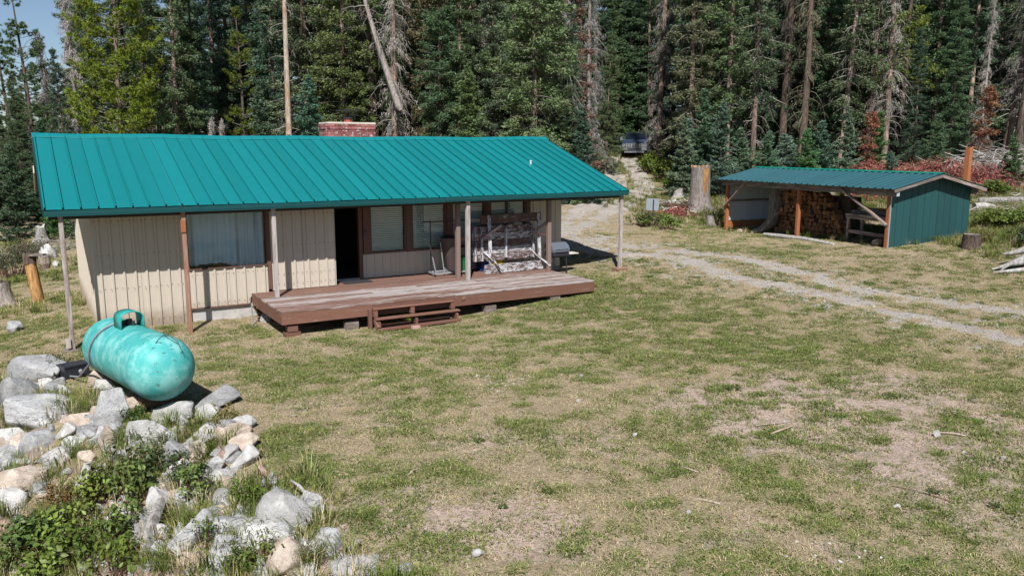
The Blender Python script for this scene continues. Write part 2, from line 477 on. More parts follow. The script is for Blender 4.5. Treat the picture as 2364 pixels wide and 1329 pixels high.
def ground_mat():
    n = NT("ground_soil_and_thatch")
    v = n.coords((1, 1, 1), rnd=False)
    at = n.attr("mask"); sp = n.n("ShaderNodeSeparateColor"); n.l(at.outputs['Color'], sp.inputs[0])
    grav, green, dirt = sp.outputs[0], sp.outputs[1], sp.outputs[2]
    fine = n.noise(v, 26, 5, .75); mid = n.noise(v, 5, 6, .7, .3); big = n.noise(v, .9, 4, .6)
    streak = n.noise(n.coords((40, 9, 9), rnd=False), 1.0, 5, .7, 1.2)
    streak2 = n.noise(n.coords((9, 44, 9), rnd=False), 1.0, 5, .7, 1.2)
    st = n.math('MULTIPLY', n.math('ADD', streak, streak2), .5)
    thatch = n.mix(n.step(st, .35, .66), (0.12, 0.09, 0.062), (0.49, 0.40, 0.265))
    thatch = n.mix(n.step(mid, .40, .7), thatch, (0.25, 0.20, 0.135))
    soil = n.mix(n.step(fine, .3, .7), (0.22, 0.16, 0.132), (0.50, 0.395, 0.335))
    soil = n.vary(soil, .85, 1.2, big)
    gcol = n.mix(n.step(st, .34, .64), (0.05, 0.060, 0.020), (0.215, 0.22, 0.078))
    gv = n.mix(n.step(fine, .3, .72), (0.18, 0.16, 0.14), (0.44, 0.405, 0.365))
    gv = n.mix(n.step(n.voro(v, 34), .30, .16), gv, (0.52, 0.50, 0.48))
    def edge(m, amt, src):
        return n.math('ADD', m, n.math('MULTIPLY', n.math('SUBTRACT', src, .5), amt))
    c = n.mix(n.step(edge(dirt, 1.3, n.math('MULTIPLY', n.math('ADD', fine, mid), .5)), .30, .78), thatch, soil)
    c = n.mix(n.step(edge(green, 1.9, n.math('MULTIPLY', n.math('ADD', fine, mid), .5)), .15, 1.15), c, gcol)
    c = n.mix(n.step(edge(grav, .9, fine), .32, .62), c, gv)
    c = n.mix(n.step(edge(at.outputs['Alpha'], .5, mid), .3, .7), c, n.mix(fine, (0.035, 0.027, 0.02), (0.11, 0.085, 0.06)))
    peb = n.math('MULTIPLY', n.step(n.voro(v, 9), .10, .07), n.step(n.noise(v, 1.7, 2), .5, .6))
    c = n.mix(n.math('MULTIPLY', peb, .6), c, (0.5, 0.47, 0.44))
    h = n.math('ADD', n.math('MULTIPLY', fine, .5), n.math('MULTIPLY', mid, 1.0))
    n.bump(n.math('ADD', h, n.math('MULTIPLY', st, .7)), .8, .045)
    return n.done(c, .95, .1)
me = tri_mesh("ground", np.stack([GX, GY, GZ], -1).reshape(-1, 3), F, ground_mat(), True)
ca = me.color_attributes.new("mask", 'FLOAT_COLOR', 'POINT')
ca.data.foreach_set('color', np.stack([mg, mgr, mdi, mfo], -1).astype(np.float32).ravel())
ground = tag(link(bpy.data.objects.new("ground", me)), "patchy dry lawn and clearing floor in front of the forest", "ground", kind="structure")

# the two gravel ruts as sheets a few millimetres above the ground
def rut_mat():
    n = NT("packed_gravel"); v = n.coords((1, 1, 1), rnd=False)
    fine = n.noise(v, 30, 5, .75); st = n.voro(v, 30)
    c = n.mix(n.step(fine, .3, .7), (0.20, 0.178, 0.155), (0.45, 0.415, 0.375))
    c = n.mix(n.step(st, .28, .15), c, (0.54, 0.52, 0.50))
    c = n.mix(n.step(n.noise(v, 2.5, 5, .7), .5, .68), c, (0.30, 0.25, 0.205))
    n.bump(n.math('ADD', fine, st), .8, .03)
    return n.done(c, .95, .1)
RM = rut_mat()
def rut_jit(ks, q): return (np.stack([fbm(ks * .5, ks * 0 + q * 7, 1, 2, 5), fbm(ks * .5, ks * 0 + q * 7, 1, 2, 6)], 1) - .5) * .08
for r in RUTW:
    ks = np.arange(len(r)); tg = np.gradient(r, axis=0); tg /= np.linalg.norm(tg, axis=1)[:, None] + 1e-9
    nn = np.stack([-tg[:, 1], tg[:, 0]], 1)
    V = []
    Q = np.linspace(-1, 1, 11)
    for q in Q:
        w = .46 + .28 * fbm(ks * .11, ks * 0 + (3 if q > 0 else 9), 1, 2, 77)
        p = r + nn * (w * q)[:, None] + (rut_jit(ks, q) if abs(q) < .99 else 0)
        x, y = p[:, 0], p[:, 1]
        V.append(np.stack([x, y, HT(x, y) - .084 + .13 * np.clip((np.hypot(x + .25, y + 18.6) - 34) / 8, 0, 1) + .060 * (1 - abs(q) ** 1.5) + (fbm(x, y, 1.5, 5, 41) - .5) * .21 - .07 * (1 - np.clip((np.hypot(x + .25, y + 18.6) - 36) / 5, 0, 1)) * np.clip((.56 - fbm(x, y, .8, 3, 97)) * 9, 0, 1)], 1))
    V = np.stack(V, 1); m = len(r)
    ii = np.arange(m * 11).reshape(m, 11)
    FF = np.stack([ii[:-1, :-1], ii[:-1, 1:], ii[1:, 1:], ii[1:, :-1]], -1).reshape(-1, 4)
    tag(link(bpy.data.objects.new("gravel_track", tri_mesh("gravel_track", V.reshape(-1, 3), FF, RM, True))), None, None, kind="structure")
# ------------------------------------------------------------------ materials of built things
def m_siding():
    n = NT("tan_painted_siding"); v = n.coords((1, 1, 1)); s = n.coords((6, 6, .5))
    c = n.vary((0.455, 0.402, 0.335), .93, 1.06, n.noise(v, 3, 5, .7))
    c = n.mix(n.math('MULTIPLY', n.step(n.noise(s, 2.2, 6, .7), .55, .8), .35), c, (0.36, 0.29, 0.22))
    sz_ = n.n('ShaderNodeSeparateXYZ'); n.l(n.coords((1, 1, 1), rnd=False), sz_.inputs[0])
    sp_ = n.math('MULTIPLY', n.step(n.math('ADD', sz_.outputs[2], n.math('MULTIPLY', n.noise(v, 5, 6, .75), -.55)), -.20, -.75), .8)
    c = n.mix(sp_, c, (0.20, 0.15, 0.105))
    n.bump(n.noise(v, 7, 3), .12, .02)
    return n.done(c, .48, .4)
def m_roof(name, col, rough=.4, chalk=None):
    n = NT(name); v = n.coords((1, 1, 1)); s = n.coords((5, 5, .7))
    c = n.vary(col, .93, 1.07, n.noise(v, 1.6, 5, .7))
    c = n.vary(c, .90, 1.08)
    if chalk: c = n.mix(n.math('MULTIPLY', n.step(n.noise(s, 2, 6, .72), .5, .78), .35), c, chalk)
    n.bump(n.noise(v, 2.2, 3), .10, .03)
    return n.done(c, rough, .45)
M_SIDING = m_siding()
M_TEAL = m_roof("teal_roof_paint", (0.003, 0.155, 0.166), .42, (0.010, 0.19, 0.20))
M_TEALD = m_roof("dark_teal_trim", (0.003, 0.052, 0.056), .4)
M_SHEDROOF = m_roof("blue_green_shed_metal", (0.021, 0.083, 0.10), .45, (0.04, .125, .14))
M_GREENCAP = m_roof("bright_green_cap", (0.004, 0.19, 0.135), .4)
M_SHEDWALL = m_roof("dark_green_board_paint", (0.011, 0.055, 0.058), .6, (0.035, 0.07, 0.064))
M_WHITESHEET = m_roof("white_metal_sheet", (0.36, 0.385, 0.42), .45)
M_BROWN = m_plain("brown_trim_paint", (0.115, 0.062, 0.048), .6, .3, var=.2, scale=4)
M_DECK = m_wood("deck_paint_worn", (0.155, 0.088, 0.068), (0.33, 0.295, 0.285), .5, .06, use_color=True)
M_RIM = m_wood("deck_rim_paint", (0.155, 0.076, 0.054), (0.30, 0.235, 0.205), .63, .09)
M_GREYW = m_wood("weathered_grey_timber", (0.185, 0.13, 0.115), (0.40, 0.36, 0.34), .5, .12, use_color=True)
M_ORANGEW = m_wood("orange_brown_timber", (0.29, 0.105, 0.042), (0.36, 0.21, 0.13), .62, .1)
M_POST = m_wood('reddish_brown_post', (0.21, 0.10, 0.062), (0.36, 0.25, 0.20), .55, .14)
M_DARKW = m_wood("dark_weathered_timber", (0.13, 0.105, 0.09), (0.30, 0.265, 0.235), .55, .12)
M_PEEL = m_peel("flaking_white_paint")
M_CONC = m_plain("rough_concrete", (0.40, 0.385, 0.37), .9, .2, var=.25, scale=5, dirt=(0.26, 0.24, 0.21))
M_MORTAR = m_plain("mortar", (0.34, 0.29, 0.27), .9, .2)
def m_brick():
    n = NT("red_brick"); v = n.coords((1, 1, 1))
    c = n.vary((0.24, 0.085, 0.078), .6, 1.5)
    c = n.mix(n.step(n.noise(v, 9, 5, .7), .53, .64), c, (0.46, 0.39, 0.37))
    n.bump(n.noise(v, 30, 4), .5, .01)
    return n.done(c, .85, .25)
M_BRICK = m_brick()
M_BLACKM = m_plain("black_painted_metal", (0.02, 0.022, 0.03), .4, .5)
M_GREYM = m_plain("grey_galvanised_metal", (0.36, 0.37, 0.38), .42, .5, .35)
M_RUSTM = m_plain("rusty_steel", (0.16, 0.09, 0.06), .7, .3, .3, dirt=(.09, .05, .035))
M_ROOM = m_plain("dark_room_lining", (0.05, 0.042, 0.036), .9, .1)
M_BLIND = m_plain("off_white_blind", (0.76, 0.77, 0.71), .7, .3, var=.08)
M_CURTAIN = m_plain("pale_blue_curtain_cloth", (0.66, 0.73, 0.78), .9, .1, var=.1, scale=2)
M_PLASTIC_BR = m_plain("brown_plastic", (0.085, 0.066, 0.062), .5, .4)
M_PLASTIC_GR = m_plain("green_plastic", (0.01, 0.10, 0.035), .5, .4)
M_PLASTIC_YE = m_plain("yellow_plastic", (0.55, 0.36, 0.02), .5, .4)
M_PLASTIC_BL = m_plain("blue_plastic", (0.02, 0.04, 0.16), .5, .4)
M_RUBBER = m_plain("black_rubber", (0.022, 0.022, 0.024), .8, .2)
M_CLAYRED = m_plain("red_clay_flue", (0.30, 0.075, 0.05), .8, .3)
def m_glass():
    n = NT("window_glass")
    n.done((0.9, 0.95, 0.95), .04, .5)
    tr = n.n("ShaderNodeBsdfTransparent"); tr.inputs[0].default_value = (.90, .94, .95, 1)
    gl = n.n("ShaderNodeBsdfGlossy"); gl.inputs['Roughness'].default_value = .03
    gl.inputs['Color'].default_value = (.9, .95, 1, 1)
    fr = n.n("ShaderNodeFresnel"); fr.inputs[0].default_value = 1.5
    nz = n.noise(n.coords((1, 1, 1)), 2.0, 2); bp = n.n("ShaderNodeBump"); bp.inputs['Strength'].default_value = .03; bp.inputs['Distance'].default_value = .05
    n.l(nz, bp.inputs['Height']); n.l(bp.outputs[0], gl.inputs['Normal'])
    ms = n.n("ShaderNodeMixShader"); n.l(n.math('MULTIPLY', fr.outputs[0], .9), ms.inputs[0]); n.l(tr.outputs[0], ms.inputs[1]); n.l(gl.outputs[0], ms.inputs[2])
    n.l(ms.outputs[0], n.out.inputs[0])
    return n.m
M_GLASS = m_glass()

def rib_sheet(name, width, h0, h1f, pitch, rw, depth, mat, parent, M, off=0.0, thick=0.0):
    """ribbed sheet: local x across, z up, ribs stand out towards -y; h1f gives the top edge"""
    xs = [0.0]; ys = [0.0]
    k = pitch * .5 + off
    while k - rw < width:
        for dx, dy in ((-rw, 0), (-rw * .55, -depth), (rw * .55, -depth), (rw, 0)):
            x = k + dx
            if 0.0 < x < width: xs.append(x); ys.append(dy)
        k += pitch
    xs.append(width); ys.append(0.0)
    mb = MB(); n = len(xs)
    vs = [(x, y, h0(x) if callable(h0) else h0) for x, y in zip(xs, ys)] + [(x, y, h1f(x) if callable(h1f) else h1f) for x, y in zip(xs, ys)]
    mb.add(vs, [(i, i + 1, n + i + 1, n + i) for i in range(n - 1)])
    o = mb.build(name, mat, parent)
    o.matrix_local = M
    return o
def MX(o, x, y, z):
    M = Matrix((Vector(x), Vector(y), Vector(z))).transposed().to_4x4(); M.translation = Vector(o); return M

# ------------------------------------------------------------------ cabin
EZ, RY, RZ, CL = 2.30, 4.4424, 3.8016, 14.774
WY, WY2, WX0, WX1, WXB = 1.03, 1.70, 0.88, 13.60, 7.85     # front wall, recessed wall, ends, back wall
cabin = thing("cabin", "long low tan cabin with a teal standing seam metal roof and porch", "cabin")
def roof_z(y): return EZ + (RZ - EZ) * (y / RY) if y <= RY else RZ - (RZ - EZ) * ((y - RY) / RY)
def sag(x): return -.035 * math.sin(math.pi * min(max(x / CL, 0), 1)) - .012 * math.sin(x * 1.7)
# siding
def ident(x, y): return MX((x, y, 0), (1, 0, 0), (0, 1, 0), (0, 0, 1))
for x0, x1 in ((WX0, 1.80), (1.80, 2.76)):
    rib_sheet("siding_sheet", x1 - x0 - .004, -.75, 2.2, .23, .034, .034, M_SIDING, cabin, ident(x0, WY))
for x0, x1 in ((2.79, 3.70), (3.70, 4.60)):
    rib_sheet("siding_sheet", x1 - x0 - .004, -.15, .735, .23, .034, .034, M_SIDING, cabin, ident(x0, WY))
for x0, x1 in ((4.68, 5.48), (5.48, 6.27)):
    rib_sheet("siding_sheet", x1 - x0 - .004, .10, 2.2, .23, .034, .034, M_SIDING, cabin, ident(x0, WY - .002))
for x0, x1 in ((7.26, 8.2), (8.2, 9.12), (9.12, 10.04), (10.04, 10.96), (10.96, 11.9), (11.9, 12.5)):
    rib_sheet("siding_sheet", x1 - x0 - .004, .10, .735, .23, .026, .018, M_SIDING, cabin, ident(x0, WY2))
for x0, x1 in ((12.5, 13.05), (13.05, WX1)):
    rib_sheet("siding_sheet", x1 - x0 - .004, -.12, 2.3, .23, .026, .018, M_SIDING, cabin, ident(x0, WY2))
mb = MB()
for x0, x1, zs in ((WX0, 2.76, (-.3, .45, 1.2, 1.95)), (2.8, 4.6, (-.05, .62)), (4.68, 6.27, (.25, .5, 1.2, 1.95))):
    k = 0
    while x0 + .06 + k * .115 < x1:
        for z in zs: mb.box((x0 + .06 + k * .115, WY - (.036 if k % 2 == 0 else .004), z + random.uniform(-.01, .01)), (.016, .010, .016))
        k += 1
mb.build("screw_heads", M_RUSTM, cabin)['kind'] = 'stuff'
# end walls and back wall follow the gable
for k in range(8):
    y0 = WY + k * .8525
    rib_sheet("siding_sheet", .8485, -1.1, (lambda x, y0=y0: roof_z(y0 + (.8485 - x)) - .10), .23, .034, .034, M_SIDING, cabin,
              MX((WX0, y0 + .8485, 0), (0, -1, 0), (1, 0, 0), (0, 0, 1)))
    y1 = WY2 + k * .768
    rib_sheet("siding_sheet", .766, -.3, (lambda x, y1=y1: roof_z(y1 + x) - .10), .23, .034, .034, M_SIDING, cabin,
              MX((WX1, y1, 0), (0, 1, 0), (-1, 0, 0), (0, 0, 1)))
mb = MB(); mb.box(((WX0 + WX1) / 2, WXB, .6), (WX1 - WX0 - .02, .06, 3.4)); mb.build("back_wall", M_SIDING, cabin)
mb = MB(); mb.box((6.285, (WY + WY2) / 2 + .03, 1.12), (.05, WY2 - WY - .01, 2.06)); mb.build("recess_wall", M_SIDING, cabin)
# inside of the shell: floor, ceiling, linings, so that the doorway and windows look into a dark room
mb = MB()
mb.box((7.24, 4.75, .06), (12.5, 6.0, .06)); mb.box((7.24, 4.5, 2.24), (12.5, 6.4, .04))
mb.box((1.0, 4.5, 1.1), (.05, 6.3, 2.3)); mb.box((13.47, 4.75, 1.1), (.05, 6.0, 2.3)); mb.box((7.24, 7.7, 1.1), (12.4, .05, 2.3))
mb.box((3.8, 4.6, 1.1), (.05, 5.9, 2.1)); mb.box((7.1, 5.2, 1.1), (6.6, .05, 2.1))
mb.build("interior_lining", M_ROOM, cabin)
mb = MB(); mb.box((3.55, WY + .16, -.5), (1.56, .26, .69)); mb.box((4.6, WY + .20, -.4), (.6, .24, .5)); mb.build("foundation", M_CONC, cabin)
mb = MB(); mb.box((3.7, WY - .012, -.165), (1.84, .05, .03)); mb.build("sill_board", M_BROWN, cabin)
# left big window with the pale curtain
def window(x0, x1, z0, z1, y, kind, fw=.045, split=None):
    mb = MB()
    mb.box(((x0 + x1) / 2, y - .01, z0 + fw / 2), (x1 - x0, .07, fw)); mb.box(((x0 + x1) / 2, y - .01, z1 - fw / 2), (x1 - x0, .07, fw))
    mb.box((x0 + fw / 2, y - .01, (z0 + z1) / 2), (fw, .07, z1 - z0 - 2 * fw)); mb.box((x1 - fw / 2, y - .01, (z0 + z1) / 2), (fw, .07, z1 - z0 - 2 * fw))
    if split: mb.box((split, y - .008, (z0 + z1) / 2), (.05, .066, z1 - z0 - 2 * fw))
    w = mb.build("window", M_BROWN, cabin)
    g = MB(); g.box(((x0 + x1) / 2, y + .012, (z0 + z1) / 2), (x1 - x0 - 2 * fw, .006, z1 - z0 - 2 * fw)); g.build("pane", M_GLASS, w)
    if kind == 'blind':
        b = MB(); z = z1 - fw - .02
        while z > z0 + fw:
            b.box(((x0 + x1) / 2 + random.uniform(-.004, .004), y + .055, z), (x1 - x0 - 2 * fw - .03, .060, .004), Matrix.Rotation(R(-52 + random.uniform(-4, 4)), 3, 'X')); z -= .056
        b.build("blind", M_BLIND, w)
    else:
        n = 150; V = []; F = []
        for j in range(2):
            xa, xb = (x0 + .04, x0 + .62 * (x1 - x0)) if j == 0 else (x0 + .50 * (x1 - x0), x1 - .05)
            b0 = len(V); rows = 14
            for i in range(n):
                u = i / (n - 1); x = xa + (xb - xa) * u
                for r in range(rows):
                    t = r / (rows - 1)
                    amp = .030 + .035 * t
                    yy = y + .10 + .05 * j + amp * math.sin(u * 31 + .7 * math.sin(u * 9 + j) + .5 * t) + .014 * math.sin(u * 17 + 2.2 * t)
                    zb = z0 + .0 + (.07 if j == 0 else .0) + .04 * math.sin(u * 3.0 + j * 2)
                    V.append((x + .02 * t * math.sin(u * 8), yy, z1 - .04 + (zb - z1 + .04) * t))
            F += [(b0 + i * rows + r, b0 + (i + 1) * rows + r, b0 + (i + 1) * rows + r + 1, b0 + i * rows + r + 1) for i in range(n - 1) for r in range(rows - 1)]
        o = link(bpy.data.objects.new("curtain", tri_mesh("curtain", V, F, M_CURTAIN, True)), w)
    return w
window(2.80, 4.60, .745, 2.14, WY, 'curtain', .022)
window(7.46, 8.50, .745, 2.12, WY2, 'blind')
window(8.66, 9.72, .745, 2.12, WY2, 'blind')
window(9.88, 10.96, .745, 2.12, WY2, 'blind')
window(11.10, 12.32, 1.05, 2.12, WY2, 'blind', split=11.68)
for bx_, by_, bz_, sx_, sy_, sz_ in [((xa + xb) / 2, WY2 - .02, 1.43, xb - xa - .004, .10, 1.38) for xa, xb in ((7.27, 7.46), (8.50, 8.66), (9.72, 9.88), (10.96, 11.10), (12.32, 12.46))] + [(4.64, WY - .01, 1.2, .075, .08, 2.1), (2.775, WY - .005, .75, .03, .06, 2.9), (11.7, WY2 - .012, .90, 1.5, .05, .28)]:
    MB().box((bx_, by_, bz_), (sx_, sy_, sz_)).build("trim_board", M_BROWN, cabin)
dr = thing("door_frame", None, None); dr.parent = cabin
mb = MB(); mb.box((7.20, WY2 + .02, 1.12), (.10, .14, 2.06)); mb.box((6.37, WY2 + .02, 1.12), (.09, .14, 2.06)); mb.box((6.785, WY2 + .02, 2.19), (.74, .14, .10)); mb.build("jamb", M_BROWN, dr)
mb = MB(); mb.box((6.785, WY2 + .03, .105), (.74, .16, .035)); mb.build("threshold", M_GREYM, dr)
mb = MB(); mb.box((7.33, WY2 - .085, 1.36), (.03, .03, .09)); mb.build("latch", M_BLACKM, dr)
# porch soffit, beam and posts
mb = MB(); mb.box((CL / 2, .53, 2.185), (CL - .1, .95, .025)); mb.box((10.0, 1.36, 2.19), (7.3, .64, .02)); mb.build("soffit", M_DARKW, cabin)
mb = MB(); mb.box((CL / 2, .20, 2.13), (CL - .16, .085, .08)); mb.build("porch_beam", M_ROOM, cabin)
for x, y, zb, w, mat, colr in ((.30, .12, -.60, .092, M_GREYW, .50), (2.61, .12, -.56, .092, M_POST, .5), (4.57, .16, .09, .095, M_GREYW, .42), (9.57, .12, .09, .105, M_GREYW, .44), (9.50, .56, .09, .115, M_GREYW, .70), (12.42, .58, .09, .115, M_GREYW, .72), (14.63, .12, .02, .10, M_GREYW, .45)):
    zt = 2.165
    p = plank("porch_post", (x, y, zb), (x + random.uniform(-.012, .012), y, zt), w, w, mat, cabin, up=(0, 1, 0), color=(colr, .5, .5), bev=.008)
    if x in (.30, 4.57, 9.57, 14.63):
        b = plank("post_foot", (x - .19, y, zb - .02), (x + .19, y, zb - .02), .26, .045 if x < 14 else .09, M_DARKW if x < 14 else M_POST, cabin, color=(.4, .5, .5), bev=.01)
plank("post_foot", (.22, .05, -.55), (.22, .05, -.36), .09, .05, M_GREYW, cabin, up=(0, 1, 0), color=(.4, .5, .5))
plank("post_block", (2.60, .065, 1.72), (2.60, .065, 1.98), .10, .03, M_ORANGEW, cabin, up=(0, 1, 0))
# roof
roof = thing("roof", None, None); roof.parent = cabin
sl = math.hypot(RY, RZ - EZ); vy = Vector((0, RY / sl, (RZ - EZ) / sl)); vn = Vector((0, -(RZ - EZ) / sl, RY / sl))
NP = 46; pw = CL / NP
for i in range(NP):
    x0 = i * pw; s0 = sag(x0); s1 = sag(x0 + pw); w = pw - .002
    st = MB(); rows = 6; prof = [(0, .002), (.012, .002), (.013, .052), (.034, .052), (.035, .002), (w * .36, .001 + .004), (w * .66, .001 + .004), (w, .002)]
    V = []; e = random.uniform(-.006, .004)
    for r in range(rows + 1):
        t = r / rows
        for x, h in prof:
            sg = (s0 + (s1 - s0) * x / w) * (.35 + .65 * t)
            q = vy * (sl * t * .997 - .03 + e * (1 - t)) + vn * (h + .014)
            V.append((x, q.y, q.z + sg))
    k = len(prof)
    st.add(V, [(r * k + j, r * k + j + 1, (r + 1) * k + j + 1, (r + 1) * k + j) for r in range(rows) for j in range(k - 1)])
    o = st.build("roof_panel", M_TEAL, roof); o.location = (x0, 0, EZ)
# back slope, deck boards under the metal, ridge cap, eave trim, rakes
mb = MB()
for a, b, y0, y1 in ((0, 1, 0, RY), (1, 0, RY, 2 * RY)):
    za, zb = roof_z(y0), roof_z(y1)
    n = 12
    V = []
    for i in range(n + 1):
        x = .02 + (CL - .04) * i / n
        sa, sb = sag(x) * (.35 if y0 < 1 else 1), sag(x) * (1 if y0 < 1 else .35)
        V += [(x, y0, za - .01 + sa), (x, y1, zb - .01 + sb), (x, y0, za - .07 + sa), (x, y1, zb - .07 + sb)]
    F_ = []
    for i in range(n):
        o_ = i * 4
        F_ += [(o_, o_ + 4, o_ + 5, o_ + 1), (o_ + 2, o_ + 3, o_ + 7, o_ + 6)]
    F_ += [(0, 1, 3, 2), (n * 4, n * 4 + 2, n * 4 + 3, n * 4 + 1), ]
    mb.add(V, F_)
mb.build("roof_deck", M_DARKW, roof)
mb = MB()
for i in range(17):
    x0 = i * CL / 17
    mb.add([(x0 + .0, RY, RZ + sag(x0)), (x0 + CL / 17, RY, RZ + sag(x0 + CL / 17)), (x0 + CL / 17, 2 * RY, EZ + .004), (x0, 2 * RY, EZ + .004)], [(0, 1, 2, 3)])
mb.build("back_roof_sheet", M_TEAL, roof)
mb = MB(); n = 40; V = []
for i in range(n + 1):
    x = -.03 + (CL + .06) * i / n
    s = sag(x) + .004 * math.sin(x * 5.1)
    for t, h in ((-.175, .028), (-.17, .05), (0, .075), (.17, .05), (.175, .02)):
        y = RY + t; V.append((x, y, roof_z(y) + h + s))
mb.add(V, [(i * 5 + j, i * 5 + j + 1, i * 5 + 6 + j, i * 5 + 5 + j) for i in range(n) for j in range(4)])
mb.build("ridge_cap", M_TEAL, roof)
mb = MB()
for i in range(5):
    xa = i * CL / 5; xb = xa + CL / 5 - .004; z = EZ + .004 * (i % 2) + sag(xa + 1.4) * .35
    mb.box(((xa + xb) / 2, -.022 - .003 * (i % 2), z - .052), (xb - xa, .02, .085)); mb.box(((xa + xb) / 2, -.012, z - .112), (xb - xa, .03, .034))
mb.build("eave_trim", M_TEALD, roof)
mb = MB()
for x in (-.012, CL + .012):
    for y0, y1 in ((-.02, RY - .01), (2 * RY + .02, RY + .01)):
        MB().bar((x, y0, roof_z(max(0, min(y0, 2 * RY))) - .055), (x, y1, RZ - .055), .022, .15).build("rake_trim", M_TEALD, roof)
mb = MB(); mb.bar((-.035, 8.92, EZ - .02), (-.035, 6.9, roof_z(6.9) - .03), .025, .20); mb.build("barge_board", M_SIDING, roof)
vp = Vector((12.82, 2.21, roof_z(2.21)))
mb = MB(); mb.tube([vp + Vector((0, 0, -.02)), vp + Vector((0, 0, .08))], .03, 10); mb.tube([vp + Vector((0, 0, .082)), vp + Vector((0, 0, .10))], [.042, .038], 10); mb.build("vent_pipe", m_plain("pale_vent_metal", (.6, .57, .5), .5), roof)
# porch lamp under the eave
mb = MB(); mb.tube([(1.75, .93, 2.17), (1.75, .93, 2.10), (1.75, .90, 2.05)], [.05, .06, .035], 10); mb.build("porch_lamp", M_BLACKM, cabin)
# chimney
ch = thing("chimney", None, None); ch.parent = cabin
cx0, cx1, cy0, cy1, cz0, cz1 = 7.56, 9.06, 5.16, 5.95, 3.3, 4.235
mb = MB(); mb.box(((cx0 + cx1) / 2, (cy0 + cy1) / 2, (cz0 + cz1) / 2 - .02), (cx1 - cx0 - .03, cy1 - cy0 - .03, cz1 - cz0 - .02)); mb.build("mortar_core", M_MORTAR, ch)
bl, bh, bd_ = .203, .066, .09
bmesh_brick = MB().box((0, 0, 0), (bl, bd_, bh)).mesh("brick", M_BRICK)
half_brick = MB().box((0, 0, 0), (bl * .47, bd_, bh)).mesh("brick_half", M_BRICK)
def brick(x, y, z, rz, me_=None):
    o = link(bpy.data.objects.new("brick", me_ or bmesh_brick), ch); o.location = (x + random.uniform(-.003, .003), y + random.uniform(-.004, .004), z); o.rotation_euler = (0, 0, rz + random.uniform(-.012, .012))
for c in range(7):
    z = cz1 - .055 - c * .076; out = .022 if c < 2 else 0
    nb = 7; p = (cx1 - cx0) / nb
    for i in range(nb + (c % 2)):
        if c % 2 == 0: x = cx0 + p * (i + .5); me_ = None
        else: x = cx0 + p * i; me_ = None
        if c % 2 and i in (0, nb): x += (.055 if i == 0 else -.055); me_ = half_brick
        brick(x, cy0 + bd_ / 2 - out - .012, z, 0, me_)
        if c < 4: brick(x, cy1 - bd_ / 2 + out + .012, z, 0, me_)
    for i in range(3):
        y = cy0 + .155 + .225 * i + .02 * (c % 2)
        for x in (cx0 + bd_ / 2 - out - .012, cx1 - bd_ / 2 + out + .012): brick(x, y + .03, z, R(90))
mb = MB()
for i in range(3): mb.box((cx0 + .25 + i * .505, (cy0 + cy1) / 2, cz1 + .012), (.495, cy1 - cy0 + .02, .05))
mb.build("cap_slab", m_plain("pale_cap_mortar", (.55, .50, .43), .9, .2), ch)
mb = MB(); mb.tube([(8.33, 5.5, cz1 + .03), (8.33, 5.5, cz1 + .14)], [.13, .12], 14); mb.build("flue", M_CLAYRED, ch)
mb = MB(); mb.tube([(8.33, 5.5, cz1 + .14), (8.33, 5.5, cz1 + .19)], .15, 14)
for dx, dy in ((-.16, -.16), (.16, -.16), (-.16, .16), (.16, .16), (0, -.17), (.08, .16)): mb.tube([(8.33 + dx, 5.5 + dy, cz1 + .13), (8.33 + dx, 5.5 + dy, cz1 + .37)], .010, 5)
mb.box((8.33, 5.5, cz1 + .385), (.56, .46, .018)); mb.box((8.33, 5.5, cz1 + .40), (.40, .3, .015)); mb.build("chimney_hood", M_BLACKM, ch)

# ------------------------------------------------------------------ deck, steps and what stands on them
DX0, DX1, DY0, DZ = 4.18, 12.41, -1.64, .087
deck = thing("deck", "low wooden deck with worn brown paint along the cabin front", "deck")
nb = 20; y = DY0; bw = (WY2 - DY0) / nb
for i in range(nb):
    yc = DY0 + bw * (i + .5); xe = DX1
    if yc > WY - .08: xs_ = [(6.33, 9.4), (9.4, DX1)] if i % 2 else [(6.33, 8.2), (8.2, 12.41)]
    else: xs_ = [(DX0, 8.0), (8.0, xe)] if i % 3 == 0 else ([(DX0, 6.7), (6.7, xe)] if i % 3 == 1 else [(DX0, 9.6), (9.6, xe)])
    # painted and sheltered near the wall, worn bare and grey towards the open edge
    prot = (yc - DY0) / (WY2 - DY0)
    for a, b in xs_:
        t = .462 + .30 * min(1, max(0, (prot - .42) * 3.0)) + random.uniform(-.06, .12)
        plank("deck_board", (a + .003, yc, DZ - .019 + random.uniform(-.003, .003)), (b - .003, yc, DZ - .019 + random.uniform(-.003, .003)), bw - .013, .038, M_DECK, deck, color=(t, .5, .5), bev=.006)
plank("rim_board", (DX0, DY0 + .025, -.075), (6.2, DY0 + .025, -.075), .045, .245, M_RIM, deck)
plank("rim_board", (6.2, DY0 + .022, -.075), (8.3, DY0 + .022, -.075), .04, .245, M_RIM, deck)
plank("rim_board", (8.3, DY0 + .025, -.075), (DX1, DY0 + .025, -.075), .045, .245, M_RIM, deck)
plank("rim_board", (DX0 + .024, DY0 + .06, -.078), (DX0 + .024, WY - .02, -.078), .045, .24, M_RIM, deck)
plank("rim_board", (DX1 - .024, DY0 + .06, -.078), (DX1 - .024, WY2 - .02, -.078), .045, .24, M_RIM, deck)
for x in (5.4, 6.8, 8.2, 9.6, 11.0): plank("joist", (x, DY0 + .06, -.085), (x, WY - .03, -.085), .045, .18, M_DARKW, deck)
mb = MB(); mb.box((8.52, DY0 - .006, -.02), (.10, .02, .09)); mb.build("joint_plate", M_RIM, deck)
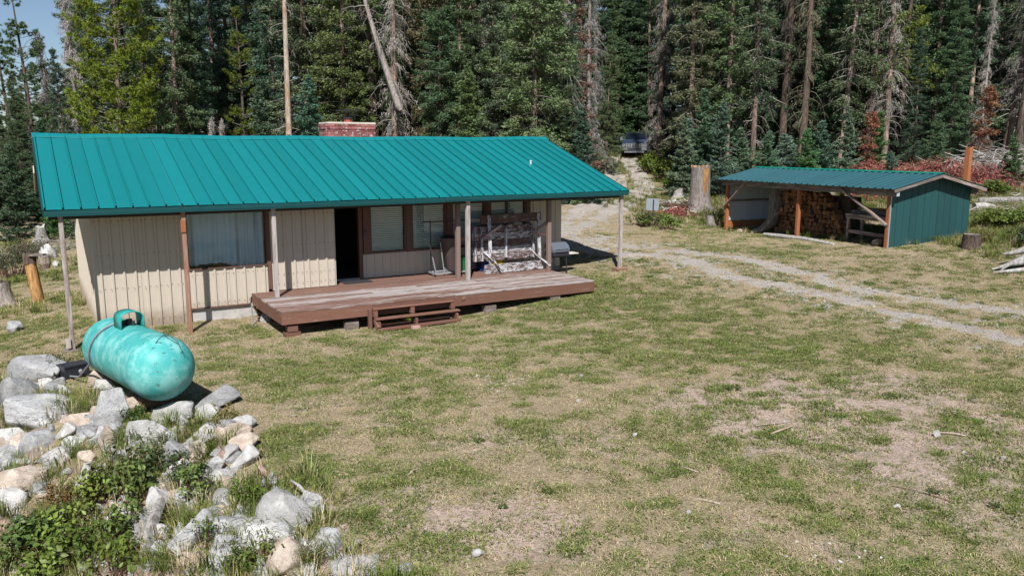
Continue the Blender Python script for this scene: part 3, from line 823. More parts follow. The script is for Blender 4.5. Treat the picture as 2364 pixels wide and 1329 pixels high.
for x, w, h in ((4.42, .34, .12), (4.42, .22, .12), (5.75, .3, .2), (9.3, .3, .2), (11.2, .3, .14)):
    zb = hz(x, DY0 + .15)
    z0 = zb - .04 if w > .25 else zb + .10
    mb = MB(); mb.box((x, DY0 + .14, (z0 + z0 + h) / 2 + .01), (w, .2, h)); mb.build("support_block", M_RIM if x < 5 else M_DARKW, deck)
plank("deck_stub", (DX0 - .1, .45, -.13), (DX0 + .15, .45, -.13), .14, .09, M_RIM, deck)

stp = thing("steps", "brown two tier pallet steps in front of the deck", "steps", (7.18, DY0, 0))
zg = hz(7.2, -2.2)
def sp(n_, a, b, w, t, up=(0, 0, 1)): plank(n_, a, b, w, t, M_RIM, stp, up=up, bev=.008)
zu = -.035; zl = -.225; zb_ = zg + .055
sp("tread_board", (-1.0, -.10, zu), (1.02, -.10, zu), .15, .03)
sp("tread_board", (-1.02, -.30, zl), (1.06, -.30, zl), .16, .04)
sp("base_board", (-1.02, -.40, zb_), (1.04, -.40, zb_ + .02), .05, .07)
for x in (-.95, -.05, .98):
    sp("stringer", (x, -.05, zl + .09), (x, -.05 - .11, zl + .09), .10, .15)
    sp("stringer", (x, -.14, (zl + zb_) / 2), (x, -.40, (zl + zb_) / 2 - .01), .05, .14)
sp("side_post", (-1.05, -.06, zu - .01), (-1.05, -.06, zg), .07, .12, (0, 1, 0))
sp("side_board", (-.98, -.22, zl - .03), (-.98, -.40, zb_ + .03), .09, .12)
sp("back_board", (-.9, -.06, zb_), (.95, -.06, zb_), .05, .08)
mb = MB(); mb.box((0, 0, 0), (.19, .09, .057)); mb.add(*(lambda: ([(-.05 + .04 * math.cos(a), -.0465, .016 * math.sin(a)) for a in [k * math.pi / 4 for k in range(8)]] + [(.04 + .04 * math.cos(a) * .6, -.0465, .016 * math.sin(a)) for a in [k * math.pi / 4 for k in range(8)]], [tuple(range(8)), tuple(range(8, 16))]))())
o = mb.build("brick", m_plain("pale_brick", (.42, .26, .23), .9), None, loc=(7.05, -2.13, hz(7.05, -2.13) + .03), rot=(0, 0, .06)); tag(o, "pale cored brick lying in the grass under the pallet steps", "brick")

mat_o = MB(); mat_o.box((6.92, 1.28, DZ + .010), (.74, .42, .016)); tag(mat_o.build("doormat", m_plain("dark_mat_fibre", (.035, .036, .04), .95, .1, var=.4, scale=60)), "dark grey doormat on the deck at the open doorway", "doormat")

# picnic table stood on edge against the porch post
pt = thing("picnic_table", "old picnic table with flaking white paint standing on its edge on the deck", "picnic table", (11.28, 1.02, DZ))
for i in range(5): plank("table_plank", (-1.06 + random.uniform(-.01, .01), .10, .40 + i * .198), (1.0, .10, .40 + i * .198), .04, .188, M_PEEL, pt, color=(.455 + .05 * (i % 2) - .03 * (i == 2), .5, .5))
for x in (-.78, -.98, .90): plank("batten", (x, .045, .32), (x, .045, 1.28), .06, .09 if x != .9 else .11, M_PEEL, pt, up=(0, 1, 0), color=(.5, .5, .5))
plank("batten", (.0, .05, .38), (.0, .05, 1.2), .045, .10, M_PEEL, pt, up=(0, 1, 0), color=(.55, .5, .5))
plank("bench_plank", (-.88, -.06, 1.48), (1.1, -.06, 1.50), .045, .24, M_PEEL, pt, color=(.41, .5, .5))
plank("bench_plank", (-.86, -.28, .13), (1.04, -.28, .14), .05, .24, M_PEEL, pt, color=(.50, .5, .5))
for x in (-.62, 1.0):
    plank("cross_bar", (x, -.20, .04), (x, -.09, 1.60), .09, .045, M_PEEL, pt, up=(0, 1, 0), color=(.52, .5, .5))
for xa, za, ya, xb, zb2, yb in ((-.80, .98, -.02, -.40, 1.35, -.40), (.72, .96, -.02, 1.12, 1.36, -.40), (-.78, .58, -.10, -.40, .10, -.52), (.70, .58, -.10, 1.16, .10, -.50)):
    plank("leg", (xa, ya, za), (xb, yb, zb2), .045, .09, M_PEEL if zb2 < 1 else M_GREYW, pt, up=(0, 1, 0), color=(.5, .5, .5))
mb = MB(); mb.tube([(-1.8, -.45, 1.02), (-.85, -.10, 1.0), (-.60, -.16, 1.02)], .008, 5); mb.tube([(.74, -.05, 1.02), (1.14, -.42, 1.0)], .008, 5); mb.build("strap", m_plain("red_strap", (.25, .02, .02), .7), pt)

# wheeled rack and the bin
rk = thing("garment_rack", "black metal wheeled rack frame on the deck beside the bin", "rack", (9.45, 1.22, DZ))
mb = MB()
for x in (-.38, .40): mb.tube([(x, .12, .10), (x, .12, 1.50)], .014, 6)
mb.tube([(-.62, .12, 1.46), (.75, .12, 1.46)], .013, 6); mb.build("rail_frame", M_BLACKM, rk)
mb = MB()
mb.bar((-.42, -.18, .08), (.56, -.18, .08), .04, .04); mb.bar((-.42, .2, .08), (.56, .2, .08), .04, .04); mb.bar((-.40, -.17, .08), (-.40, .19, .08), .04, .04); mb.bar((.54, -.17, .08), (.54, .19, .08), .04, .04)
mb.bar((-.37, -.18, .10), (-.46, .05, .95), .02, .02); mb.bar((-.12, -.16, .10), (-.22, -.16, .92), .02, .02); mb.bar((-.12, -.17, .22), (.0, -.17, .10), .025, .02); mb.build("base_frame", M_GREYM, rk)
for x, y in ((-.4, -.18), (.54, -.18), (-.4, .2), (.54, .2)):
    mb = MB(); mb.tube([(x - .02, y, .035), (x + .02, y, .035)], .034, 10); mb.build("caster", M_RUBBER, rk)
tc = thing("trash_bin", "tall dark brown plastic bin standing on the rack base", "bin", (9.62, 1.20, DZ + .10))
mb = MB(); mb.tube([(.06, 0, 0), (.05, 0, .03), (-.02, 0, .86), (-.02, 0, .88), (-.02, 0, .92)], [.15, .175, .27, .29, .29], 20); smooth_by_angle(mb.build("body", M_PLASTIC_BR, tc))
mb = MB(); mb.tube([(-.02, 0, .92), (-.02, 0, .955), (-.02, 0, .97)], [.292, .27, .2], 20); mb.build("rim", m_plain("black_liner", (.015, .014, .016), .4), tc)
mb = MB(); mb.tube([(-.10, -.16, .03), (.02, -.19, .03)], .05, 12); mb.build("wheel", M_RUBBER, tc)
def crate(name, label, mat, loc, s):
    t = thing(name, label, "crate", loc)
    w, d, h = s; mb = MB(); mb.box((0, 0, .012), (w, d, .02)); mb.box((0, -d / 2, h / 2), (w, .02, h - .004)); mb.box((0, d / 2, h / 2), (w, .02, h - .004)); mb.box((-w / 2, 0, h / 2), (.02, d - .02, h - .008)); mb.box((w / 2, 0, h / 2), (.02, d - .02, h - .008)); mb.build("body", mat, t)
    mb = MB(); mb.box((0, -d / 2 - .012, h - .03), (w + .04, .03, .04)); mb.box((0, d / 2 + .012, h - .03), (w + .04, .03, .04)); mb.box((-w / 2 - .012, 0, h - .03), (.03, d, .04)); mb.box((w / 2 + .012, 0, h - .03), (.03, d, .04)); mb.build("rim", mat, t)
    return t
crate("green_crate", "green plastic crate on the deck right of the brown bin", M_PLASTIC_GR, (10.02, 1.28, DZ), (.34, .36, .46))
crate("yellow_tub", "yellow plastic tub on the deck behind the picnic table", M_PLASTIC_YE, (11.05, 1.34, DZ), (.38, .3, .36))
crate("blue_tub", "dark blue plastic tub on the deck left of the yellow tub", M_PLASTIC_BL, (10.72, 1.36, DZ), (.26, .26, .34))

# barbecue at the deck end
bb = thing("barbecue", "small grey hooded barbecue on legs beside the right end of the cabin wall", "barbecue", (12.95, .95, hz(12.95, .95)))
mb = MB(); prof = [(.0, .62), (.0, .70), (.05, .80), (.16, .88), (.3, .89), (.40, .82), (.44, .70), (.44, .62)]
V = [(sx * (.30 - (.03 if 0 < i < 7 else 0) * (i in (3, 4))), y - .22, z + .06) for sx in (-1, 1) for i, (y, z) in enumerate(prof)]
mb.add(V, [tuple(range(8)), tuple(range(15, 7, -1))] + [(i, i + 8, (i + 1) % 8 + 8, (i + 1) % 8) for i in range(8)]); mb.build("hood", m_plain("grey_hood_enamel", (.10, .115, .145), .38, .5), bb)
mb = MB(); mb.box((0, 0, .62), (.58, .42, .11)); mb.box((0, 0, .55), (.44, .32, .06)); mb.build("fire_box", M_BLACKM, bb)
mb = MB(); mb.tube([(-.18, -.25, .76), (-.2, -.29, .76), (.2, -.29, .76), (.18, -.25, .76)], .011, 6); mb.build("handle", M_BLACKM, bb)
mb = MB(); mb.box((.48, 0, .60), (.36, .34, .025)); mb.build("side_shelf", m_plain("pale_shelf_wood", (.55, .5, .45), .6), bb)
for sx in (-.24, .24):
    for sy in (-.15, .15):
        mb = MB(); mb.bar((sx * .9, sy, .56), (sx * 1.05, sy * 1.1, 0), .028, .028); mb.build("leg", M_BLACKM, bb)
mb = MB(); mb.bar((-.24, -.15, .2), (.24, -.15, .2), .02, .02); mb.bar((-.24, .15, .2), (.24, .15, .2), .02, .02); mb.build("brace", M_BLACKM, bb)
# standpipe tap at the deck's left corner
sz = hz(3.98, .2)
tp = thing("standpipe", "grey standpipe tap at the left corner of the deck", "tap", (3.98, .2, sz))
mb = MB(); mb.tube([(0, 0, -.05), (0, 0, .48)], .017, 8); mb.build("pipe", M_GREYM, tp)
mb = MB(); mb.tube([(0, .0, .46), (0, -.05, .50), (0, -.13, .46)], [.022, .02, .016], 8); mb.build("spout", M_GREYM, tp)
mb = MB(); mb.bar((0, .03, .48), (0, -.03, .66), .03, .02); mb.build("lever", M_BLACKM, tp)
# ------------------------------------------------------------------ wood shed
SO = Vector((23.75, -2.28, 0)); SANG = math.atan2(-.993, -.117)
shed = thing("wood_shed", "open fronted wood shed with blue green metal roof and dark green end wall", "shed", SO, SANG)
SM = Matrix.Translation(SO) @ Matrix.Rotation(SANG, 4, 'Z')
def sw(x, y, z=0): return SM @ Vector((x, y, z))
def sgz(x, y):
    p = sw(x, y); return hz(p.x, p.y)
SD, SRY, SEZ, SRZ = 3.78, 1.9, 2.22, 2.70
def shz(y): return SEZ + (SRZ - SEZ) * (y + .28) / (SRY + .28) if y <= SRY else SRZ - (SRZ - SEZ) * (y - SRY) / (SRY + .28)
for k in range(12):
    y0 = k * SD / 12
    z0 = sgz(0, y0) - .08
    w = SD / 12 - .008
    mb = MB(); d = .022 + random.uniform(0, .006)
    za, zb = shz(y0) - .07, shz(y0 + w) - .07
    if y0 < SRY < y0 + w: zb = za = min(za, zb)
    V = [(-d, y0, z0), (-d, y0 + w, z0), (-d, y0 + w, zb), (-d, y0, za), (0.003 * (k % 2), y0 + .006, z0), (0.003 * (k % 2), y0 + w - .006, z0), (0.003 * (k % 2), y0 + w - .006, zb), (0.003 * (k % 2), y0 + .006, za)]
    mb.add(V, [(0, 3, 2, 1), (4, 5, 6, 7), (0, 1, 5, 4), (1, 2, 6, 5), (2, 3, 7, 6), (3, 0, 4, 7)])
    mb.build("wall_board", M_SHEDWALL, shed)
mb = MB(); mb.box((-.04, SD / 2, 1.2), (.02, SD - .02, 2.1)); mb.build("wall_back", M_SHEDWALL, shed)
# far end wall of pale metal sheet with rails
for k in range(4):
    y0 = .06 + k * .93
    rib_sheet("wall_sheet", .925, .52, (lambda x, y0=y0: shz(y0 + x) - .12), .30, .022, .018, M_WHITESHEET, shed, MX((-8.28, y0, 0), (0, 1, 0), (-1, 0, 0), (0, 0, 1)))
plank("rail", (-8.24, .05, 1.35), (-8.24, 3.7, 1.35), .09, .04, M_DARKW, shed, up=(1, 0, 0)); plank("rail", (-8.24, .05, 2.02), (-8.24, 3.7, 2.02), .14, .04, M_ORANGEW, shed, up=(1, 0, 0))
plank("base_plank", (-8.26, .05, .36), (-8.26, 3.7, .36), .24, .05, M_ORANGEW, shed, up=(1, 0, 0))
for x, y in ((-.07, .06), (-4.12, .06), (-8.2, .06), (-.07, SD - .06), (-2.6, SD - .06), (-5.6, SD - .06), (-8.2, SD - .06)):
    plank("post", (x, y, sgz(x, y) - .15), (x, y, 2.08), .13, .13, M_ORANGEW, shed, up=(0, 1, 0), bev=.01)
mb = MB(); mb.box((.0, .035, 1.1), (.02, .05, 1.9)); mb.build("corner_trim", M_GREYM, shed)
plank("header_beam", (-8.45, .0, 2.10), (-4.3, .0, 2.10), .06, .22, M_DARKW, shed); plank("header_beam", (-4.29, .0, 2.10), (.28, .0, 2.095), .06, .22, M_DARKW, shed)
plank("back_beam", (-8.45, SD, 2.08), (.25, SD, 2.08), .06, .2, M_DARKW, shed)
plank("ridge_beam", (-8.5, SRY, 2.58), (.28, SRY, 2.58), .06, .14, M_DARKW, shed)
for x in (-8.3, -6.9, -5.5, -4.1, -2.7, -1.3, -.05):
    for ya, yb in ((-.22, SRY - .03), (SD + .22, SRY + .03)):
        plank("rafter", (x, ya, shz(ya) - .07), (x, yb, shz(yb) - .07), .05, .09, M_DARKW, shed)
plank("brace", (-8.28, -.06, 1.08), (-6.95, -.06, 2.16), .05, .13, M_GREYW, shed, up=(0, 1, 0), color=(.56, .5, .5))
plank("brace", (-.02, -.06, 1.05), (-2.05, -.06, 2.14), .05, .13, M_GREYW, shed, up=(0, 1, 0), color=(.56, .5, .5))
# roof sheets
srf = thing("roof", None, None); srf.parent = shed
for side in (0, 1):
    ys, ye = (-.28, SRY) if side == 0 else (SD + .32, SRY)
    zs, ze = (SEZ, SRZ) if side == 0 else (SEZ - .02, SRZ)
    L = math.hypot(ye - ys, ze - zs); vy_ = Vector((0, (ye - ys) / L, (ze - zs) / L)); xv = Vector((1, 0, 0)) if side == 0 else Vector((-1, 0, 0)); nv = xv.cross(vy_)
    for k in range(10):
        x0 = -8.62 + k * .898 if side == 0 else -8.62 + (k + 1) * .898
        o = rib_sheet("roof_panel", .896, 0, L, .30, .040, .034, M_SHEDROOF if side == 0 else M_GREENCAP, srf, MX((x0, ys, zs + .004 * (k % 2)), xv, -nv, vy_))
mb = MB(); mb.box((-4.13, SRY - .08, SRZ + .012), (8.96, .19, .012), Matrix.Rotation(math.atan2(.48, 2.18), 3, 'X')); mb.box((-4.13, SRY + .08, SRZ + .012), (8.96, .19, .012), Matrix.Rotation(-math.atan2(.48, 2.18), 3, 'X')); mb.build("ridge_cap", M_GREENCAP, srf)
plank("barge_board", (.34, SD + .3, SEZ - .10), (.34, SRY, SRZ - .08), .03, .10, M_GREYW, srf, color=(.55, .5, .5)); plank("barge_board", (.34, -.24, SEZ - .06), (.34, SRY, SRZ - .08), .03, .09, M_DARKW, srf)
plank("barge_board", (-8.6, -.24, SEZ - .06), (-8.6, SRY, SRZ - .08), .03, .09, M_DARKW, srf)
mb = MB(); mb.box((.30, -.03, 2.1), (.02, .12, .20)); mb.build("beam_cap", M_WHITESHEET, srf)

# split firewood: one wedge of timber each
def m_log():
    n = NT("split_firewood"); v = n.coords((1, 1, 1)); g = n.noise(n.coords((2, 16, 16)), 2, 5, .7)
    c = n.mix(n.step(g, .3, .7), (0.13, 0.06, 0.03), (0.32, 0.165, 0.085))
    c = n.vary(c, .6, 1.25); n.bump(g, .4, .01)
    return n.done(c, .85, .15)
M_LOG = m_log(); M_LOGBARK = m_bark("log_bark", (0.055, 0.04, 0.032), (0.17, 0.125, 0.10))
logme = []
for k in range(7):
    rg = random.Random(50 + k); mb = MB(); n = rg.choice((3, 4, 4, 5)); L = .42
    a0 = rg.uniform(0, 6.28); r = .112; ring = []
    if k % 3 == 0:
        angs = [a0, a0 + .5, a0 + 1.0, a0 + 1.5]; pts = [(0, 0)] + [(2 * r * math.cos(a), 2 * r * math.sin(a)) for a in angs]
        mx = sum(p[0] for p in pts) / 5; mz = sum(p[1] for p in pts) / 5; pts = [((p[0] - mx) * .8, (p[1] - mz) * .8) for p in pts]
    else:
        pts = [(r * rg.uniform(.8, 1.1) * math.cos(a0 + 6.283 * i / n), r * rg.uniform(.8, 1.1) * math.sin(a0 + 6.283 * i / n)) for i in range(n)]
    n = len(pts)
    V = [(x, -L / 2 + rg.uniform(-.015, .015), z) for x, z in pts] + [(x * .95, L / 2, z * .95) for x, z in pts]
    mb.add(V, [tuple(range(n)), tuple(range(2 * n - 1, n - 1, -1))], 0)
    for i in range(n): mb.add([V[i], V[n + i], V[n + (i + 1) % n], V[(i + 1) % n]], [(0, 1, 2, 3)], 1 if i == 1 or (k % 3 == 0 and i in (1, 2, 3)) else 0)
    logme.append(mb.mesh("split_log", [M_LOG, M_LOGBARK]))
def put_log(x, y, z, rz=0.0, ry=None, grp="split logs stacked in the wood shed", lab="split firewood log lying in the tall stack inside the shed"):
    o = link(bpy.data.objects.new("split_log", random.choice(logme)))
    o.matrix_world = SM @ Matrix.Translation((x, y, z)) @ Euler((random.uniform(-.06, .06), random.uniform(0, 6.28) if ry is None else ry, rz + random.uniform(-.07, .07))).to_matrix().to_4x4()
    s = random.uniform(.85, 1.15); o.scale = (s, random.uniform(.95, 1.12), s)
    tag(o, lab, "firewood", grp)
nlog = 0
cols = 20
for c in range(cols):
    x = -6.35 + c * .178
    top = 1.95 if c < 14 else 1.95 - (c - 13) * .2
    top = top - .45 * max(0, 2 - c) / 2 + random.uniform(-.06, .06)
    z = sgz(x, 1.3) + .09; r = 0
    while z < top and nlog < 292:
        side = (c in (0, 1, 2, 8) and (r // 2) % 2 == 1) or random.random() < .04
        put_log(x + (.075 if r % 2 else 0) + random.uniform(-.012, .012), 1.25 + random.uniform(-.07, .07), z, R(90) if side else 0)
        nlog += 1; r += 1; z += .160
mb = MB(); mb.box((-4.68, 1.82, .98), (3.2, .5, 1.5)); core = mb.build("stacked_wood", M_LOGBARK); core.matrix_world = SM @ core.matrix_world; tag(core, "dark heap of further firewood behind the stacked logs in the shed", "firewood heap", kind="stuff")
# work table inside the shed
wt = thing("work_table", "grey weathered work table under the shed roof right of the firewood", "table"); wt.matrix_world = SM @ Matrix.Translation((-1.45, 1.0, sgz(-1.45, 1.0)))
for i in range(5): plank("table_board", (-.95, -.34 + i * .17, .92), (1.0, -.34 + i * .17, .92 + random.uniform(-.006, .006)), .16, .04, M_GREYW, wt, color=(.5, .5, .5))
for x in (-.85, .9):
    for y in (-.34, .34): plank("leg", (x, y, -.05), (x, y, .90), .09, .06, M_GREYW, wt, up=(0, 1, 0), color=(.5, .5, .5))
plank("rail", (-.85, -.385, .34), (.9, -.385, .30), .04, .12, M_GREYW, wt, color=(.55, .5, .5)); plank("rail", (-.9, -.40, .83), (.95, -.40, .83), .04, .11, M_GREYW, wt, color=(.55, .5, .5))
tmp = thing("beam_offcuts", "dark timber offcuts piled on top of the shed work table", "timber"); tmp.matrix_world = SM @ Matrix.Translation((-1.45, 1.0, sgz(-1.45, 1.0) + .945))
plank("offcut", (-.9, -.1, .06), (-.1, .1, .06), .14, .11, M_DARKW, tmp); plank("offcut", (-.2, .15, .08), (1.0, -.05, .10), .2, .14, M_DARKW, tmp); plank("offcut", (-.8, .1, .17), (.1, .12, .19), .16, .08, M_DARKW, tmp); plank("offcut", (.1, .1, .2), (.9, .02, .19), .12, .07, M_ORANGEW, tmp)
# curved stump root inside, log at the front, round block
def wood_tube(name, pts, rad, label, cat, mat, n=10, jit=.12, group=None, seed=1):
    mb = MB(); mb.tube(pts, rad, n, True, 0, jit, seed); o = mb.build(name, mat); smooth_by_angle(o, 50); return tag(o, label, cat, group)
M_BARKG = m_bark("grey_dry_bark", (0.12, 0.10, 0.088), (0.34, 0.30, 0.275))
M_SILVER = m_bark("silvered_driftwood", (0.19, 0.175, 0.165), (0.50, 0.48, 0.455), (0.30, 0.22, 0.16), .66)
M_BARKD = m_bark("dark_brown_bark", (0.035, 0.027, 0.022), (0.135, 0.098, 0.078), (0.22, 0.15, 0.115), .66)
M_BARKP = m_bark("pinkish_brown_bark", (0.075, 0.053, 0.043), (0.27, 0.195, 0.16), (0.37, 0.27, 0.215), .57)
M_SNAG = m_bark("pale_bare_snag_wood", (0.20, 0.155, 0.12), (0.50, 0.42, 0.34), (0.30, 0.20, 0.13), .55)
M_ORSPLIT = m_bark("orange_split_heartwood", (0.20, 0.095, 0.038), (0.50, 0.29, 0.125), (0.09, 0.055, 0.035), .58)
P = lambda x, y, z: sw(x, y, sgz(x, y) + z)
wood_tube("root_snag", [P(-7.15, .55, .02), P(-6.75, .7, .12), P(-6.45, .9, .42), P(-6.38, 1.0, 1.1), P(-6.42, 1.1, 2.0)], [.10, .16, .22, .26, .28], "grey flared old trunk rising beside the stack inside the shed", "trunk", M_BARKG, 12)
wood_tube("log", [P(-5.6, -.2, .05), P(-4.7, -.26, .065), P(-3.2, -.42, .055), P(-1.7, -.55, .03)], [.06, .085, .075, .05], "silver grey log lying in the grass along the shed front", "log", M_SILVER)
wood_tube("wood_chunk", [P(-.85, .35, .06), P(-.62, .30, .12), P(-.5, .25, .14)], [.10, .13, .09], "pale broken wood chunk on the shed floor near the right post", "wood chunk", M_SNAG, 7, .25)
wood_tube("wood_chunk", [P(-7.45, .05, .04), P(-7.3, .05, .10), P(-7.2, .05, .10)], [.08, .10, .05], "small pale wood chunk on the ground inside the left shed post", "wood chunk", M_SNAG, 6, .2)

# ------------------------------------------------------------------ propane tank
def m_tank():
    n = NT("faded_turquoise_tank_paint"); v = n.coords((1, 1, 1), rnd=False)
    big = n.noise(v, 3.4, 6, .68, 0); sm = n.noise(v, 11, 6, .7)
    c = n.mix(n.step(big, .42, .66), (0.05, 0.335, 0.32), (0.19, 0.475, 0.455))
    c = n.mix(n.step(n.noise(n.coords((1, 1, 1), rnd=False), 1.1, 4, .6), .42, .3), c, (0.026, 0.25, 0.235))
    chip = n.step(n.noise(n.coords((7, 3.2, 7), rnd=False), 2.6, 7, .72), .615, .63)
    c = n.mix(chip, c, (0.045, 0.03, 0.028))
    n.bump(n.math('SUBTRACT', sm, chip), .12, .008)
    return n.done(c, n.mix(chip, (.5, .5, .5), (.85, .85, .85)), .4)
TN = CAM + ray(371, 849) * (12.15 / ray(371, 849).dot(FWD)); TF = CAM + ray(263, 801) * (14.0 / ray(263, 801).dot(FWD)); TR = .487
TF.z = max(TF.z, TN.z - .12)
tank = thing("propane_tank", "faded turquoise propane tank lying on the rubble bank", "propane tank")
ax = (TN - TF); TLn = ax.length; ax.normalize(); side = ax.cross(Vector((0, 0, 1))).normalized(); upv = side.cross(ax)
TM = Matrix((ax, -side, upv)).transposed().to_4x4(); TM.translation = (TN + TF) / 2
tank.matrix_world = TM
hl = TLn / 2; pts = []; rad = []
for k in range(9):
    a = math.pi / 2 * (1 - k / 8) ; pts.append((-hl - TR * .92 * math.sin(a), 0, 0)); rad.append(max(.004, TR * math.cos(a)))
for x in (-hl * .98, -hl * .5, 0, hl * .5, hl * .98): pts.append((x, 0, 0)); rad.append(TR)
for k in range(9):
    a = math.pi / 2 * (k / 8); pts.append((hl + TR * .92 * math.sin(a), 0, 0)); rad.append(max(.004, TR * math.cos(a)))
mb = MB(); mb.tube(pts, rad, 48); mb.build("shell", m_tank(), tank, smooth=True)
for x in (-hl, hl):
    mb = MB(); mb.tube([(x - .018, 0, 0), (x - .008, 0, 0), (x + .008, 0, 0), (x + .018, 0, 0)], [TR + .0005, TR + .005, TR + .005, TR + .0005], 48, False); mb.build("weld_seam", tank.children[0].data.materials[0], tank, smooth=True)
hm = MB(); hx = -.18; n = 12; rr = .18
V = []
for s_ in (-.20, .20):
    for k in range(n + 1):
        a = math.pi * k / n; V.append((hx + s_, .0 + rr * math.cos(a), TR + .09 + rr * .85 * math.sin(a) ** .6))
    V += [(hx + s_, rr, TR - .06), (hx + s_, -rr, TR - .06)]
m_ = n + 3
order = [n + 1] + list(range(0, n + 1)) + [n + 2]
hm.add(V, [(order[i], order[i + 1], order[i + 1] + m_, order[i] + m_) for i in range(len(order) - 1)])
o = hm.build("valve_hood", m_plain("hood_turquoise", (0.02, 0.27, 0.24), .45, .5, var=.2, dirt=(.04, .03, .03)), tank, smooth=True)
sm_ = o.modifiers.new("thick", 'SOLIDIFY'); sm_.thickness = .012
mb = MB(); mb.tube([(hx, 0, TR - .03), (hx, 0, TR + .10)], .05, 10); mb.tube([(hx + .07, .04, TR - .03), (hx + .07, .04, TR + .07)], .03, 8); mb.tube([(hx - .06, -.05, TR - .02), (hx - .06, -.05, TR + .08)], .035, 8); mb.build("valve", M_BLACKM, tank)
hp = []
for k in range(12):
    a = R(90 + 108 * k / 11); hp.append((hx - .25 - .035 * k, (TR + .03) * math.cos(a), (TR + .03) * math.sin(a)))
bxw = ground_at(172, 872); bxw.z += .13; bx = TM.inverted() @ bxw
hp = [(hx - .02, .0, TR + .07), (hx - .15, .02, TR + .06)] + hp + [tuple(Vector(hp[-1]).lerp(bx, .5) + Vector((0, -.05, -.16))), tuple(bx + Vector((.10, -.1, -.06))), tuple(bx + Vector((.0, -.12, .02)))]
mb = MB(); mb.tube(hp, .017, 8); mb.build("gas_hose", m_plain("grey_hose", (.20, .22, .24), .5), tank, smooth=True)
for x in (-hl * .7, hl * .75):
    mb = MB(); mb.box((x, 0, -TR - .05), (.14, .5, .16)); mb.build("leg", M_RUSTM, tank)
mb = MB()
wire = [(hl + .12, .10, TR * .94 + .05), (hl + .18, .06, TR * .93)]
def surf(x, a):
    u = max(0, (x - hl) / (TR * .92)); r_ = TR * math.sqrt(max(0, 1 - u * u)) + .012
    return (x, r_ * math.sin(a), r_ * math.cos(a))
for w_ in ([(.02, .15), (.12, .18), (.2, .3), (.25, .55), (.33, .75), (.36, .95)], [(.02, .15), (.10, .32), (.19, .5), (.30, .62), (.34, 1.2)], [(.02, .15), (-.10, .45), (-.16, .60)], [(.02, .15), (.16, -.1), (.22, -.25)]):
    mb.tube([surf(hl + a, b) for a, b in w_], .0035, 5)
mb.build("loose_wire", M_BLACKM, tank)

rg_ = thing("regulator_box", "black regulator box on the ground at the far end of the propane tank", "box", bxw, .35)
mb = MB(); mb.box((0, 0, 0), (.42, .30, .22)); mb.build("body", M_BLACKM, rg_)
mb = MB(); mb.box((0, 0, .128), (.45, .33, .03)); mb.build("lid", M_BLACKM, rg_)
mb = MB(); mb.tube([(.05, -.155, .0), (.05, -.21, .0), (.02, -.22, .05)], .03, 8); mb.build("fitting", M_GREYM, rg_)

# ------------------------------------------------------------------ pickup in the shade of the drive
TP = at_depth(1460, 70, 362)
tk_ang = math.atan2(-.74, -.67)
truck = thing("pickup_truck", "dark blue pickup truck parked nose out where the drive enters the forest", "pickup truck", (TP.x + 1.7, TP.y + 1.6, hz(TP.x, TP.y) + .06), tk_ang); truck.scale = (1.12, 1.12, 1.12)
M_PAINT = m_plain("dark_blue_car_paint", (0.055, 0.075, 0.13), .22, .6, .3, var=.03); M_PAINT.node_tree.nodes["Principled BSDF"].inputs['Coat Weight'].default_value = .8
M_CGLASS = m_plain("dark_car_glass", (0.008, 0.010, 0.013), .06, .6, var=.0)
M_CHROME = m_plain("satin_trim", (.45, .46, .48), .28, .6, .8, var=.05)
def loft(mb, secs):
    k = len(secs[0]); b = [p for s in secs for p in s]
    fs = [(i * k + j, i * k + (j + 1) % k, (i + 1) * k + (j + 1) % k, (i + 1) * k + j) for i in range(len(secs) - 1) for j in range(k)]
    mb.add(b, fs + [tuple(range(k - 1, -1, -1)), tuple((len(secs) - 1) * k + j for j in range(k))])
def sec(x, w, z0, z1, rt=.1, sh=.0):
    return [(x, -w + sh * .5, z0), (x, w - sh * .5, z0), (x, w, z0 + rt), (x, w, z1 - rt * 1.2), (x, w - rt * .5, z1 - rt * .3), (x, w - rt * 1.6, z1), (x, -w + rt * 1.6, z1), (x, -w + rt * .5, z1 - rt * .3), (x, -w, z1 - rt * 1.2), (x, -w, z0 + rt)]
mb = MB(); loft(mb, [sec(-2.9, .98, .55, 1.38), sec(-1.0, 1.0, .5, 1.40), sec(.7, 1.0, .5, 1.38), sec(1.2, 1.0, .5, 1.36), sec(2.3, .99, .55, 1.30), sec(2.72, .96, .6, 1.22), sec(2.88, .92, .65, 1.14)])
smooth_by_angle(mb.build("body", M_PAINT, truck), 35)
mb = MB(); loft(mb, [sec(-1.15, .90, 1.38, 1.5, .03), sec(-.95, .80, 1.39, 1.93, .10), sec(.0, .78, 1.39, 1.98, .10), sec(.55, .80, 1.39, 1.93, .10), sec(1.35, .90, 1.35, 1.42, .03)])
cab = smooth_by_angle(mb.build("cab", M_PAINT, truck), 35)
mb = MB(); mb.add([(1.28, -.80, 1.45), (1.28, .80, 1.45), (.66, .70, 1.90), (.66, -.70, 1.90)], [(0, 1, 2, 3)])
for v_ in range(len(mb.v)): mb.v[v_] = (mb.v[v_][0] + .025, mb.v[v_][1], mb.v[v_][2] + .02)
mb.build("windshield", M_CGLASS, truck)
